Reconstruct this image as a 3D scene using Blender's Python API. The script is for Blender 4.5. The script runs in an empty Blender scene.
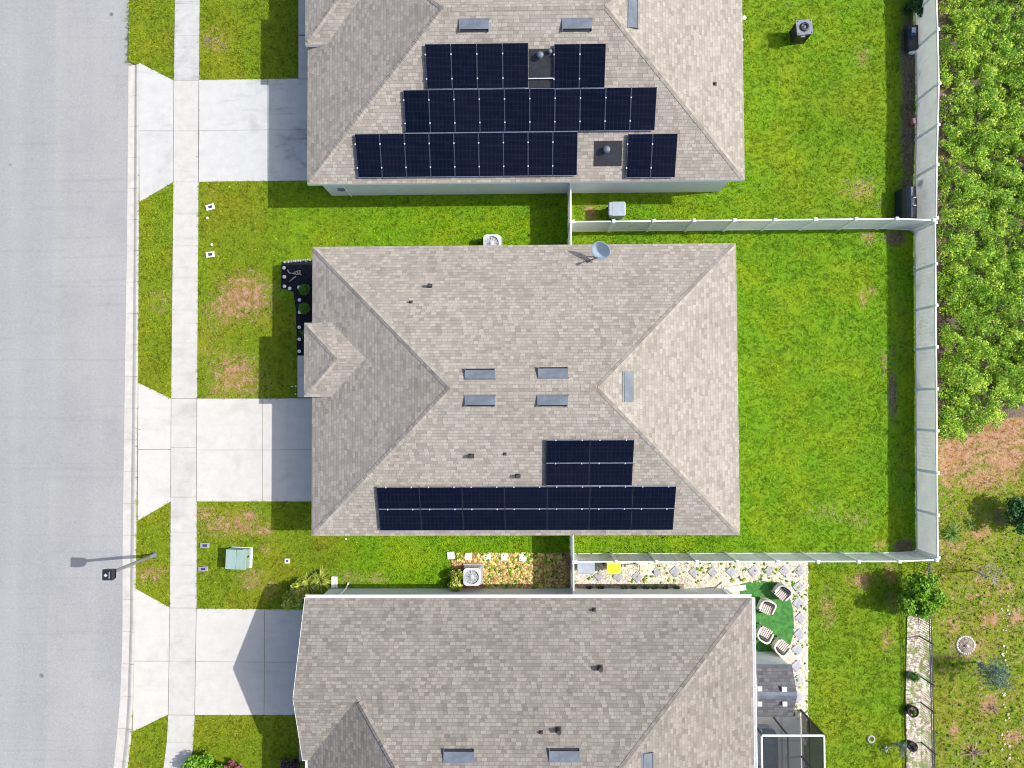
import bpy, bmesh, math, random
import numpy as np
from mathutils import Vector, Matrix, Quaternion, Euler
random.seed(7); rng = np.random.default_rng(11)
R = math.radians
S = bpy.context.scene
COL = S.collection

# ------------------------------------------------------------------ camera
FPX, H = 714.0, 33.5
cam = bpy.data.cameras.new('camera'); cam_o = bpy.data.objects.new('camera', cam); COL.objects.link(cam_o)
cam.sensor_width = 36.0; cam.lens = 36.0*FPX/1024.0; cam.clip_end = 2000; cam.clip_start = 0.1
nad = Vector(((524-512)/FPX, -(405-384)/FPX, -1)).normalized()
q = nad.rotation_difference(Vector((0, 0, -1)))
CR = (Matrix.Rotation(R(-0.3), 3, 'Z') @ q.to_matrix())
CP = Vector((0, 0, H))
cam_o.matrix_world = Matrix.Translation(CP) @ CR.to_4x4()
S.camera = cam_o

def ray(px, py):
    return CR @ Vector(((px-512)/FPX, -(py-384)/FPX, -1))
def P(px, py, z=0.0):
    d = ray(px, py); t = (z-H)/d.z
    return CP + d*t
def PP(px, py, p0, n):
    d = ray(px, py); t = (Vector(p0)-CP).dot(n)/d.dot(n)
    return CP + d*t
def gz(x):
    t = np.clip((np.asarray(x, float)-16.9)/1.5, 0, 1)
    return -0.30*(t*t*(3-2*t))
def gzf(x): return float(gz(x))
def G(px, py):                       # point of the ground seen at a picture position
    p = P(px, py, 0)
    for _ in range(4): p = P(px, py, gzf(p.x))
    return p

# ------------------------------------------------------------------ materials
def newmat(name):
    m = bpy.data.materials.new(name); m.use_nodes = True
    nt = m.node_tree; nt.nodes.clear()
    o = nt.nodes.new('ShaderNodeOutputMaterial'); b = nt.nodes.new('ShaderNodeBsdfPrincipled')
    nt.links.new(b.outputs[0], o.inputs[0])
    return m, nt, b, o
class NB:
    def __init__(s, nt): s.nt = nt
    def n(s, t, **kw):
        x = s.nt.nodes.new(t)
        for k, v in kw.items(): setattr(x, k, v)
        return x
    def l(s, a, b): s.nt.links.new(a, b)
    def set(s, sock, v):
        if isinstance(v, bpy.types.NodeSocket): s.l(v, sock)
        else: sock.default_value = v
    def math(s, op, a, b=0.0, c=0.0, clamp=False):
        x = s.n('ShaderNodeMath', operation=op); x.use_clamp = clamp
        s.set(x.inputs[0], a); s.set(x.inputs[1], b); s.set(x.inputs[2], c)
        return x.outputs[0]
    def mix(s, f, a, b, mode='MIX'):
        x = s.n('ShaderNodeMix', data_type='RGBA', blend_type=mode)
        s.set(x.inputs[0], f)
        for k, v in ((6, a), (7, b)):
            if isinstance(v, tuple) and len(v) == 3: v = v+(1,)
            s.set(x.inputs[k], v)
        return x.outputs[2]
    def noise(s, vec, scale, detail=4, rough=.55, dist=0):
        x = s.n('ShaderNodeTexNoise'); x.inputs['Scale'].default_value = scale
        x.inputs['Detail'].default_value = detail; x.inputs['Roughness'].default_value = rough
        x.inputs['Distortion'].default_value = dist
        if vec is not None: s.l(vec, x.inputs['Vector'])
        return x.outputs[0]
    def ramp(s, f, stops):
        x = s.n('ShaderNodeValToRGB'); e = x.color_ramp.elements
        while len(e) < len(stops): e.new(.5)
        for i, (p, c) in enumerate(stops):
            e[i].position = p; e[i].color = c if len(c) == 4 else tuple(c)+(1,)
        s.l(f, x.inputs[0]); return x.outputs[0]
    def step(s, f, lo, hi):
        x = s.n('ShaderNodeMapRange'); x.clamp = True; x.interpolation_type = 'SMOOTHSTEP'
        s.set(x.inputs[0], f); x.inputs[1].default_value = lo; x.inputs[2].default_value = hi
        return x.outputs[0]
    def bump(s, h, strength, dist, bsdf):
        x = s.n('ShaderNodeBump'); x.inputs['Strength'].default_value = strength
        x.inputs['Distance'].default_value = dist; s.l(h, x.inputs['Height'])
        s.l(x.outputs[0], bsdf.inputs['Normal'])
    def pos(s): return s.n('ShaderNodeNewGeometry').outputs['Position']
    def obj(s): return s.n('ShaderNodeTexCoord').outputs['Object']

def noisy(name, c1, c2, scale=4, rough=.6, metal=0, bump=.1, fine=60, spec=.5, objc=True):
    m, nt, b, o = newmat(name); k = NB(nt)
    v = k.obj() if objc else k.pos()
    f = k.step(k.noise(v, scale, 5), .3, .7)
    c = k.mix(f, c1, c2)
    g = k.noise(v, fine, 3)
    c = k.mix(k.math('MULTIPLY', k.step(g, .45, .75), .25), c, tuple(x*.7 for x in c1))
    k.l(c, b.inputs['Base Color']); b.inputs['Roughness'].default_value = rough
    b.inputs['Metallic'].default_value = metal; b.inputs['Specular IOR Level'].default_value = spec
    if bump: k.bump(g, bump, .01, b)
    return m

def shingle(name, dark, mid, light):
    m, nt, b, o = newmat(name); k = NB(nt)
    uv = k.n('ShaderNodeUVMap'); sx = k.n('ShaderNodeSeparateXYZ'); k.l(uv.outputs[0], sx.inputs[0])
    u, v = sx.outputs[0], sx.outputs[1]
    RW, TW = .138, .215
    vr = k.math('DIVIDE', v, RW); row = k.math('FLOOR', vr); fr = k.math('FRACT', vr)
    wn = k.n('ShaderNodeTexWhiteNoise', noise_dimensions='1D'); k.l(row, wn.inputs['W'])
    wob = k.noise(k.pos(), 5.0, 2)
    uu = k.math('ADD', k.math('DIVIDE', u, TW), k.math('MULTIPLY', wn.outputs[0], 7.3))
    uu = k.math('ADD', uu, k.math('MULTIPLY', wob, .5))
    colid = k.math('FLOOR', uu); fu = k.math('FRACT', uu)
    cb = k.n('ShaderNodeCombineXYZ'); k.l(colid, cb.inputs[0]); k.l(row, cb.inputs[1])
    w2 = k.n('ShaderNodeTexWhiteNoise', noise_dimensions='2D'); k.l(cb.outputs[0], w2.inputs['Vector'])
    big = k.noise(k.pos(), .55, 5, .6)
    t = k.math('ADD', k.math('ADD', .08, k.math('MULTIPLY', w2.outputs[0], .68)), k.math('MULTIPLY', k.math('SUBTRACT', big, .5), .5))
    c = k.ramp(t, [(0.0, dark), (.18, tuple(d*.45+e*.55 for d, e in zip(dark, mid))), (.45, mid), (.72, tuple(d*.6+e*.4 for d, e in zip(mid, light))), (1.0, light)])
    gr = k.noise(k.pos(), 45, 3)
    c = k.mix(.5, c, k.mix(k.step(gr, .3, .7), tuple(x*.6 for x in dark), tuple(min(1, x*1.15) for x in light)), 'SOFT_LIGHT')
    band = k.math('MULTIPLY', k.math('LESS_THAN', fr, .18), .28)
    c = k.mix(band, c, tuple(x*.62 for x in dark))
    c = k.mix(k.math('MULTIPLY', k.math('LESS_THAN', fu, .07), .22), c, tuple(x*.62 for x in dark))
    # weathering streaks running down the slope
    mp = k.n('ShaderNodeMapping'); mp.inputs['Scale'].default_value = (2.2, .22, 1); k.l(uv.outputs[0], mp.inputs[0])
    st = k.step(k.noise(mp.outputs[0], 1.0, 4), .52, .8)
    c = k.mix(k.math('MULTIPLY', st, .22), c, tuple(x*.8 for x in dark))
    k.l(c, b.inputs['Base Color']); b.inputs['Roughness'].default_value = .92
    b.inputs['Specular IOR Level'].default_value = .25
    gap = k.math('MULTIPLY', k.step(fu, 0, .06), k.step(k.math('SUBTRACT', 1, fu), 0, .06))
    hgt = k.math('ADD', k.math('MULTIPLY', k.math('SUBTRACT', 1, fr), .6), k.math('MULTIPLY', k.math('MULTIPLY', gap, w2.outputs[0]), .6))
    hgt = k.math('ADD', hgt, k.math('MULTIPLY', gr, .25))
    k.bump(hgt, .8, .02, b)
    return m

def concrete(name, c1, c2, stain, amount=.5, scale=.7, rough=.85, near=None):
    m, nt, b, o = newmat(name); k = NB(nt); v = k.pos()
    if near:
        px_ = k.n('ShaderNodeSeparateXYZ'); k.l(v, px_.inputs[0]); amount = k.math('MULTIPLY', amount, k.math('ADD', .3, k.math('MULTIPLY', k.step(px_.outputs[0], near[0], near[1]), .7)))
    c = k.mix(k.step(k.noise(v, 2.2, 6, .6), .3, .7), c1, c2)
    s = k.step(k.noise(v, scale, 7, .62, .6), .52, .78)
    c = k.mix(k.math('MULTIPLY', s, amount), c, stain)
    mp = k.n('ShaderNodeMapping'); mp.inputs['Scale'].default_value = (.5, 2.4, 1); k.l(v, mp.inputs[0])
    s2 = k.step(k.noise(mp.outputs[0], 1.1, 7, .65), .52, .76)
    c = k.mix(k.math('MULTIPLY', s2, k.math('MULTIPLY', amount, .8)), c, stain)
    sp = k.noise(v, 55, 2)
    c = k.mix(k.math('MULTIPLY', k.step(sp, .55, .8), .25), c, stain)
    k.l(c, b.inputs['Base Color']); b.inputs['Roughness'].default_value = rough
    b.inputs['Specular IOR Level'].default_value = .25
    k.bump(sp, .25, .01, b)
    return m

def asphalt():
    m, nt, b, o = newmat('asphalt'); k = NB(nt); v = k.pos()
    c = k.mix(k.step(k.noise(v, .25, 5, .6), .3, .7), (.235, .237, .243), (.275, .276, .279))
    sx = k.n('ShaderNodeSeparateXYZ'); k.l(v, sx.inputs[0])
    lane = k.step(k.math('ADD', sx.outputs[0], k.math('MULTIPLY', k.math('SUBTRACT', k.noise(v, 3, 3), .5), .12)), -22.56, -22.48)
    c = k.mix(k.math('MULTIPLY', k.math('SUBTRACT', 1, lane), .5), c, (.225, .235, .256))
    # lighter wheel tracks / lane wear running along the street
    mp = k.n('ShaderNodeMapping'); mp.inputs['Scale'].default_value = (.9, .03, 1); k.l(v, mp.inputs[0])
    c = k.mix(k.math('MULTIPLY', k.step(k.noise(mp.outputs[0], .8, 4), .4, .7), .35), c, (.30, .302, .306))
    sp = k.noise(v, 9, 6, .75)
    c = k.mix(k.math('MULTIPLY', k.step(sp, .5, .72), .45), c, (.13, .135, .155))
    sp2 = k.noise(v, 24, 3, .7)
    c = k.mix(k.math('MULTIPLY', k.step(sp2, .5, .72), .55), c, (.42, .42, .42))
    sp3 = k.noise(v, 1.7, 2, .5)
    vo = k.n('ShaderNodeTexVoronoi'); vo.inputs['Scale'].default_value = .55; k.l(v, vo.inputs['Vector'])
    mp2 = k.n('ShaderNodeMapping'); mp2.inputs['Scale'].default_value = (.12, 5.0, 1); k.l(v, mp2.inputs[0])
    c = k.mix(k.math('MULTIPLY', k.step(k.noise(mp2.outputs[0], 1.0, 3), .56, .72), .22), c, (.17, .172, .18))
    c = k.mix(k.math('MULTIPLY', k.step(k.noise(v, .9, 6, .7), .55, .75), .3), c, (.19, .19, .195))
    spot = k.math('MULTIPLY', k.step(k.math('SUBTRACT', .075, vo.outputs['Distance']), 0, .04), k.step(sp3, .42, .55))
    c = k.mix(k.math('MULTIPLY', spot, .75), c, (.07, .07, .08))
    k.l(c, b.inputs['Base Color']); b.inputs['Roughness'].default_value = .9; b.inputs['Specular IOR Level'].default_value = .3
    k.bump(sp2, .5, .01, b)
    return m

def turfmat(name, trans=0.0):
    """grass colour from the 'wear' attribute: R dry, G bare soil and painted fence shade, B lushness, A clump tint"""
    m, nt, b, o = newmat(name); k = NB(nt); v = k.pos()
    a = k.n('ShaderNodeAttribute', attribute_name='wear')
    sp = k.n('ShaderNodeSeparateColor'); k.l(a.outputs['Color'], sp.inputs[0])
    dry, soil, lush, tint = sp.outputs[0], sp.outputs[1], sp.outputs[2], a.outputs['Alpha']
    n1 = k.noise(v, .45, 5, .62); n2 = k.noise(v, 3.6, 6, .72); n3 = k.noise(v, 15, 4, .75)
    c = k.mix(lush, (.160, .220, .006), (.138, .295, .003))
    c = k.mix(k.math('MULTIPLY', k.step(n1, .4, .68), .75), c, k.mix(lush, (.235, .235, .010), (.235, .33, .003)))
    c = k.mix(k.math('MULTIPLY', k.step(n2, .46, .72), .34), c, k.mix(lush, (.075, .145, .004), (.045, .175, .002)))
    c = k.mix(k.math('MULTIPLY', k.step(n3, .5, .75), .4), c, (.30, .34, .025))
    x = k.n('ShaderNodeMix', data_type='RGBA', blend_type='MULTIPLY'); x.inputs[0].default_value = 1
    k.l(c, x.inputs[6]); br = k.math('ADD', k.math('MULTIPLY', tint, 1.5), .28)
    cc = k.n('ShaderNodeCombineColor')
    for i in range(3): k.l(br, cc.inputs[i])
    k.l(cc.outputs[0], x.inputs[7]); c = x.outputs[2]
    dm = k.step(k.math('ADD', dry, k.math('ADD', k.math('MULTIPLY', k.math('SUBTRACT', n2, .5), 2.4), k.math('MULTIPLY', k.math('SUBTRACT', n3, .5), 3.0))), .25, .85)
    dm = k.math('MULTIPLY', dm, k.step(dry, .02, .2))
    c = k.mix(k.math('MULTIPLY', dm, .85), c, k.mix(k.step(n2, .35, .65), (.33, .125, .075), (.44, .255, .18)))
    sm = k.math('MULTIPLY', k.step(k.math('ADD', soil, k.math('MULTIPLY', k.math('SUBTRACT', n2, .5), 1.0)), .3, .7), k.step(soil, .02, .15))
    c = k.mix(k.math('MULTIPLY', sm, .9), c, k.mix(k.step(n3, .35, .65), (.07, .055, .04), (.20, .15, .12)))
    k.l(c, b.inputs['Base Color']); b.inputs['Roughness'].default_value = .75
    b.inputs['Specular IOR Level'].default_value = .2
    if trans:
        t = k.n('ShaderNodeBsdfTranslucent'); k.l(c, t.inputs[0])
        mx = k.n('ShaderNodeMixShader'); mx.inputs[0].default_value = trans
        k.l(b.outputs[0], mx.inputs[1]); k.l(t.outputs[0], mx.inputs[2]); k.l(mx.outputs[0], o.inputs[0])
    else:
        k.bump(k.math('ADD', n3, k.math('MULTIPLY', n2, .6)), .9, .06, b)
    return m

def leafmat(name, dark, mid, light, trans=.3, rough=.5):
    m, nt, b, o = newmat(name); k = NB(nt)
    a = k.n('ShaderNodeAttribute', attribute_name='tint')
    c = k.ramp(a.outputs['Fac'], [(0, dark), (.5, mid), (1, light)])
    k.l(c, b.inputs['Base Color']); b.inputs['Roughness'].default_value = rough
    b.inputs['Specular IOR Level'].default_value = .3
    t = k.n('ShaderNodeBsdfTranslucent'); k.l(c, t.inputs[0])
    mx = k.n('ShaderNodeMixShader'); mx.inputs[0].default_value = trans
    k.l(b.outputs[0], mx.inputs[1]); k.l(t.outputs[0], mx.inputs[2]); k.l(mx.outputs[0], o.inputs[0])
    return m

def cellmat(name, scale, c1, c2):
    """loose stones / chips: a random colour for each Voronoi cell"""
    m, nt, b, o = newmat(name); k = NB(nt); v = k.pos()
    vo = k.n('ShaderNodeTexVoronoi'); vo.inputs['Scale'].default_value = scale; k.l(v, vo.inputs['Vector'])
    s = k.n('ShaderNodeSeparateColor'); k.l(vo.outputs['Color'], s.inputs[0])
    c = k.mix(s.outputs[0], c1, c2)
    big = k.step(k.noise(v, 1.3, 5, .65), .5, .75)
    c = k.mix(k.math('MULTIPLY', big, .4), c, tuple(x*.55 for x in c1))
    k.l(c, b.inputs['Base Color']); b.inputs['Roughness'].default_value = .9; b.inputs['Specular IOR Level'].default_value = .2
    k.bump(vo.outputs['Distance'], .8, .03, b)
    return m

def solar_mat():
    m, nt, b, o = newmat('solar_cells'); k = NB(nt)
    sx = k.n('ShaderNodeSeparateXYZ'); k.l(k.obj(), sx.inputs[0])
    def grid(s, p, w):
        f = k.math('FRACT', k.math('DIVIDE', s, p)); return k.math('LESS_THAN', f, w)
    g = k.math('MAXIMUM', grid(sx.outputs[0], .168, .045), grid(sx.outputs[1], .168, .045))
    fine = grid(sx.outputs[1], .042, .16)
    info = k.n('ShaderNodeObjectInfo')
    c = k.mix(info.outputs['Random'], (.0012, .0028, .0095), (.003, .0045, .0125))
    c = k.mix(k.math('MULTIPLY', k.step(k.noise(k.pos(), 2.5, 5), .45, .7), .5), c, (.005, .006, .015))
    c = k.mix(k.math('MULTIPLY', fine, .12), c, (.045, .06, .11))
    c = k.mix(k.math('MULTIPLY', g, .2), c, (.04, .055, .10))
    k.l(c, b.inputs['Base Color']); b.inputs['Roughness'].default_value = .22
    b.inputs['Specular IOR Level'].default_value = .07
    return m

def screen_mat(d=.58):
    m, nt, b, o = newmat('insect_screen'); k = NB(nt)
    b.inputs['Base Color'].default_value = (.02, .022, .025, 1); b.inputs['Roughness'].default_value = .8
    t = k.n('ShaderNodeBsdfTransparent'); mx = k.n('ShaderNodeMixShader')
    w = k.noise(k.pos(), 30, 2); f = k.math('ADD', d, k.math('MULTIPLY', k.math('SUBTRACT', w, .5), .15))
    k.l(f, mx.inputs[0]); k.l(t.outputs[0], mx.inputs[1]); k.l(b.outputs[0], mx.inputs[2])
    k.l(mx.outputs[0], o.inputs[0]); return m

M = {}
M['shingle'] = shingle('shingles_taupe', (.225, .205, .182), (.312, .288, .260), (.425, .397, .362))
M['shingle_brown'] = shingle('shingles_brown', (.168, .154, .14), (.252, .233, .212), (.36, .337, .31))
M['shingle_dark'] = shingle('shingles_dark', (.09, .09, .098), (.15, .148, .158), (.23, .225, .235))
M['concrete'] = concrete('concrete', (.44, .425, .398), (.475, .462, .436), (.28, .27, .25), .35)
M['walk'] = concrete('sidewalk_concrete', (.40, .388, .365), (.45, .44, .415), (.23, .22, .215), .45, .6)
M['drive_old'] = concrete('stained_concrete', (.41, .41, .405), (.45, .45, .44), (.13, .13, .14), .9, .5, near=(-13.2, -11.2))
M['walk_old'] = concrete('weathered_walk', (.36, .36, .355), (.42, .42, .41), (.14, .14, .145), .75, .6)
M['kerb'] = concrete('kerb_concrete', (.41, .39, .355), (.48, .46, .425), (.25, .235, .215), .4, 1.2)
M['asphalt'] = asphalt()
M['turf'] = turfmat('turf_ground'); M['blade'] = turfmat('grass_blades', .18)
M['stucco'] = noisy('stucco', (.60, .63, .63), (.66, .68, .67), 1.5, .9, 0, .3, 80, .2)
M['white'] = noisy('white_paint', (.78, .78, .78), (.82, .82, .81), 3, .45, 0, .05)
M['vinyl'] = noisy('white_vinyl', (.80, .81, .81), (.86, .86, .855), 1.2, .4, 0, .05, 30)
def panelmat():
    m, nt, b, o = newmat('vinyl_panel'); k = NB(nt)
    c = k.mix(k.step(k.noise(k.pos(), 1.3, 4), .3, .7), (.80, .81, .81), (.86, .86, .855))
    gm = k.step(k.noise(k.pos(), 2.4, 7, .7), .52, .78); c = k.mix(k.math('MULTIPLY', gm, .35), c, (.50, .50, .46))
    k.l(c, b.inputs['Base Color']); b.inputs['Roughness'].default_value = .4
    t = k.n('ShaderNodeBsdfTranslucent'); k.l(c, t.inputs[0]); mx = k.n('ShaderNodeMixShader'); mx.inputs[0].default_value = .42
    k.l(b.outputs[0], mx.inputs[1]); k.l(t.outputs[0], mx.inputs[2]); k.l(mx.outputs[0], o.inputs[0]); return m
M['vinyl_panel'] = panelmat()
M['galv'] = noisy('vent_metal', (.085, .105, .135), (.13, .155, .19), 3, .6, .1, .08, 25)
M['dark'] = noisy('dark_metal', (.012, .013, .018), (.022, .023, .03), 4, .45, .2, .05)
M['black'] = noisy('black_rubber', (.012, .012, .014), (.02, .02, .022), 5, .7, 0, .1)
M['pipe'] = noisy('dark_pipe', (.02, .018, .018), (.05, .042, .04), 6, .6, 0, .1)
M['alu'] = noisy('anodised_aluminium', (.20, .235, .33), (.27, .305, .40), 3, .4, .4, .04)
M['alu_dim'] = noisy('dim_aluminium', (.06, .075, .115), (.085, .10, .15), 3, .4, .4, .04)
M['clamp'] = noisy('bright_clamp', (.42, .44, .47), (.5, .51, .54), 3, .4, .1, 0)
M['cells'] = solar_mat()
M['pole'] = noisy('pole_paint', (.16, .165, .18), (.22, .225, .24), 2, .4, .3, .05)
M['green_box'] = noisy('utility_green', (.22, .32, .29), (.27, .37, .34), 2.5, .5, .1, .06)
M['grey_plastic'] = noisy('grey_plastic', (.25, .30, .36), (.32, .37, .43), 3, .5, 0, .05)
M['yellow'] = noisy('yellow_plastic', (.80, .72, .01), (.86, .80, .02), 3, .45, 0, .04)
M['blue'] = noisy('blue_plastic', (.015, .04, .16), (.03, .06, .22), 3, .4, 0, .04)
M['lid'] = noisy('box_lid', (.66, .66, .65), (.74, .74, .73), 6, .8, 0, .15)
M['lid_violet'] = noisy('box_grey', (.20, .20, .26), (.27, .265, .33), 6, .7, 0, .15)
M['navy'] = noisy('navy_lid', (.02, .03, .09), (.035, .045, .12), 6, .5, 0, .05)
M['ac'] = noisy('ac_white', (.50, .51, .53), (.56, .565, .58), 3, .45, 0, .05)
M['ac_side'] = noisy('ac_side', (.34, .35, .37), (.40, .41, .43), 3, .5, 0, .05)
M['ac_grey'] = noisy('ac_grey', (.13, .145, .175), (.19, .205, .24), 3, .5, .1, .05)
M['dish'] = noisy('dish_paint', (.36, .44, .50), (.42, .50, .55), 2, .35, 0, .03)
M['wicker'] = noisy('pale_wicker', (.56, .52, .46), (.68, .63, .56), 40, .7, 0, .5, 90)
M['wicker_dark'] = noisy('brown_slats', (.46, .40, .36), (.56, .49, .44), 20, .7, 0, .3, 60)
M['shadow_bar'] = noisy('dark_shadow_bar', (.03, .035, .035), (.05, .055, .05), 8, .9, 0, .2)
def stripmat():
    m, nt, b, o = newmat('mixed_strip'); k = NB(nt); v = k.pos()
    vo = k.n('ShaderNodeTexVoronoi'); vo.inputs['Scale'].default_value = 11; k.l(v, vo.inputs['Vector'])
    sc = k.n('ShaderNodeSeparateColor'); k.l(vo.outputs['Color'], sc.inputs[0])
    c = k.mix(sc.outputs[0], (.22, .15, .11), (.62, .57, .50))
    n = k.noise(v, 1.6, 5, .7); n2 = k.noise(v, 3.0, 4, .7)
    c = k.mix(k.math('MULTIPLY', k.step(n, .55, .63), .8), c, (.66, .64, .60))
    c = k.mix(k.math('MULTIPLY', k.step(n2, .47, .58), .8), c, (.13, .20, .02))
    k.l(c, b.inputs['Base Color']); b.inputs['Roughness'].default_value = .9; k.bump(vo.outputs['Distance'], .8, .03, b)
    return m
M['strip'] = stripmat()
M['joint'] = noisy('joint_filler', (.06, .055, .05), (.16, .15, .14), 6, .9, 0, .1)
M['stone'] = noisy('grey_paver', (.27, .265, .29), (.37, .36, .39), 7, .85, 0, .3, 50)
M['paver_white'] = noisy('white_paver', (.62, .60, .60), (.72, .70, .70), 6, .85, 0, .2, 50)
M['slab'] = noisy('pink_slab', (.60, .50, .42), (.68, .58, .50), 4, .85, 0, .2)
M['gravel'] = cellmat('pale_gravel', 14, (.38, .33, .24), (.66, .61, .52))
M['mulch'] = cellmat('black_mulch', 22, (.007, .007, .012), (.02, .02, .03))
M['mulch_brown'] = cellmat('brown_mulch', 18, (.16, .085, .045), (.50, .30, .13))
M['soil'] = cellmat('dark_soil', 20, (.13, .10, .08), (.34, .27, .22))
M['artificial'] = noisy('artificial_turf', (.022, .115, .016), (.055, .21, .035), 5, .9, 0, .9, 30)
M['trunk'] = noisy('bark', (.10, .075, .055), (.19, .15, .12), 10, .9, 0, .5)
M['deadwood'] = noisy('bleached_wood', (.30, .27, .24), (.44, .41, .37), 12, .9, 0, .4)
M['door'] = noisy('dark_door', (.05, .05, .055), (.07, .07, .075), 3, .4, 0, .05)
M['glass'] = noisy('window_glass', (.02, .03, .04), (.03, .04, .05), 2, .08, 0, 0)
M['screen'] = screen_mat(.88); M['screen_roof'] = screen_mat(.3)
M['cover'] = noisy('blue_black_cover', (.012, .018, .034), (.02, .028, .05), 3, .3, 0, .15, 8)
M['bench'] = noisy('dark_resin', (.022, .022, .03), (.04, .04, .05), 4, .5, 0, .1)
M['spa'] = noisy('slate_vinyl', (.07, .085, .11), (.10, .115, .14), 3, .5, 0, .08)
M['red'] = noisy('red_box', (.40, .09, .085), (.50, .14, .13), 5, .6, 0, .05)
M['leaf_thicket'] = leafmat('leaf_thicket', (.02, .10, .006), (.16, .38, .012), (.55, .68, .08), .15)
M['leaf_lime'] = leafmat('leaf_lime', (.03, .12, .008), (.14, .32, .014), (.34, .50, .03), .3)
M['leaf_dark'] = leafmat('leaf_dark', (.012, .05, .014), (.03, .11, .025), (.06, .17, .04), .25)
M['leaf_mid'] = leafmat('leaf_mid', (.03, .09, .012), (.08, .20, .02), (.20, .36, .04), .3)
M['leaf_yellow'] = leafmat('leaf_yellow', (.07, .14, .015), (.30, .37, .04), (.72, .70, .20), .3)
M['leaf_red'] = leafmat('leaf_red', (.10, .03, .035), (.26, .08, .09), (.50, .25, .25), .3)
M['leaf_purple'] = leafmat('leaf_purple', (.02, .012, .02), (.05, .03, .045), (.16, .10, .14), .2)
M['leaf_blue'] = leafmat('leaf_blue', (.04, .10, .07), (.10, .20, .14), (.20, .32, .22), .3)
M['leaf_dry'] = leafmat('leaf_dry', (.14, .10, .07), (.26, .19, .14), (.38, .30, .22), .2, .9)

# ------------------------------------------------------------------ mesh building
class MB:
    def __init__(s): s.v = []; s.f = []; s.uv = None; s.smooth = []
    def add(s, vs, fs, smooth=False):
        o = len(s.v); s.v += [tuple(v) for v in vs]; s.f += [tuple(i+o for i in f) for f in fs]
        s.smooth += [smooth]*len(fs); return s
    def box(s, c, d, rz=0, taper=1.0, rot=None):
        x, y, z = d[0]/2, d[1]/2, d[2]/2
        m = rot if rot is not None else Matrix.Rotation(rz, 3, 'Z')
        vs = []
        for k, (a, b, cc) in enumerate([(-1,-1,-1),(1,-1,-1),(1,1,-1),(-1,1,-1),(-1,-1,1),(1,-1,1),(1,1,1),(-1,1,1)]):
            t = taper if cc < 0 else 1
            vs.append(Vector(c)+m @ Vector((a*x*t, b*y*t, cc*z)))
        return s.add(vs, [(0,3,2,1),(4,5,6,7),(0,1,5,4),(1,2,6,5),(2,3,7,6),(3,0,4,7)])
    def beam(s, a, b, w, h):
        a, b = Vector(a), Vector(b); d = (b-a).normalized()
        up = Vector((0,0,1)) if abs(d.z) < .95 else Vector((1,0,0))
        x = d.cross(up).normalized(); u = x.cross(d)
        vs = [p+x*i*w/2+u*j*h/2 for p in (a, b) for i, j in ((-1,-1),(1,-1),(1,1),(-1,1))]
        return s.add(vs, [(0,1,2,3),(7,6,5,4),(0,4,5,1),(1,5,6,2),(2,6,7,3),(3,7,4,0)])
    def tube(s, pts, rs, n=8, smooth=True, cap=True):
        pts = [Vector(p) for p in pts]; rings = []
        if not hasattr(rs, '__len__'): rs = [rs]*len(pts)
        for i, p in enumerate(pts):
            d = (pts[min(i+1, len(pts)-1)]-pts[max(i-1, 0)]).normalized()
            up = Vector((0,0,1)) if abs(d.z) < .9 else Vector((1,0,0))
            x = d.cross(up).normalized(); u = x.cross(d)
            rings.append([p+(x*math.cos(2*math.pi*k/n)+u*math.sin(2*math.pi*k/n))*rs[i] for k in range(n)])
        vs = [v for r in rings for v in r]; fs = []
        for i in range(len(pts)-1):
            for k in range(n):
                fs.append((i*n+k, i*n+(k+1) % n, (i+1)*n+(k+1) % n, (i+1)*n+k))
        s.add(vs, fs, smooth)
        if cap:
            s.add(rings[0], [tuple(range(n))]); s.add(rings[-1], [tuple(reversed(range(n)))])
        return s
    def lathe(s, prof, n=24, c=(0,0,0), smooth=True):
        vs = []; fs = []; m = len(prof)
        for k in range(n):
            a = 2*math.pi*k/n
            for r, z in prof: vs.append((c[0]+r*math.cos(a), c[1]+r*math.sin(a), c[2]+z))
        for k in range(n):
            for i in range(m-1):
                fs.append((k*m+i, ((k+1) % n)*m+i, ((k+1) % n)*m+i+1, k*m+i+1))
        return s.add(vs, fs, smooth)
    def prism(s, poly, z0, z1):
        n = len(poly); vs = [(x, y, z0) for x, y in poly]+[(x, y, z1) for x, y in poly]
        return s.add(vs, [tuple(reversed(range(n))), tuple(range(n, 2*n))]+[(i, (i+1) % n, n+(i+1) % n, n+i) for i in range(n)])
    def sheet(s, poly, z):
        return s.add([(p[0], p[1], z if len(p) < 3 else p[2]) for p in poly], [tuple(range(len(poly)))])
    def build(s, name, mat, parent=None, loc=(0,0,0), rot=(0,0,0), bevel=0, kind=None):
        me = bpy.data.meshes.new(name); me.from_pydata(s.v, [], s.f); me.update()
        me.polygons.foreach_set('use_smooth', s.smooth)
        bm = bmesh.new(); bm.from_mesh(me); bmesh.ops.recalc_face_normals(bm, faces=bm.faces) if s.uv is None else None
        bm.to_mesh(me); bm.free()
        if s.uv is not None:
            l = me.uv_layers.new(name='UVMap'); i = 0
            for p in me.polygons:
                for li in p.loop_indices: l.data[li].uv = s.uv[i]; i += 1
        me.materials.append(M[mat] if isinstance(mat, str) else mat)
        o = bpy.data.objects.new(name, me); COL.objects.link(o); o.location = loc; o.rotation_euler = rot
        if parent: o.parent = parent
        if bevel:
            b = o.modifiers.new('bevel', 'BEVEL'); b.width = bevel; b.segments = 2; b.limit_method = 'ANGLE'
        if kind: o['kind'] = kind
        return o

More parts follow.
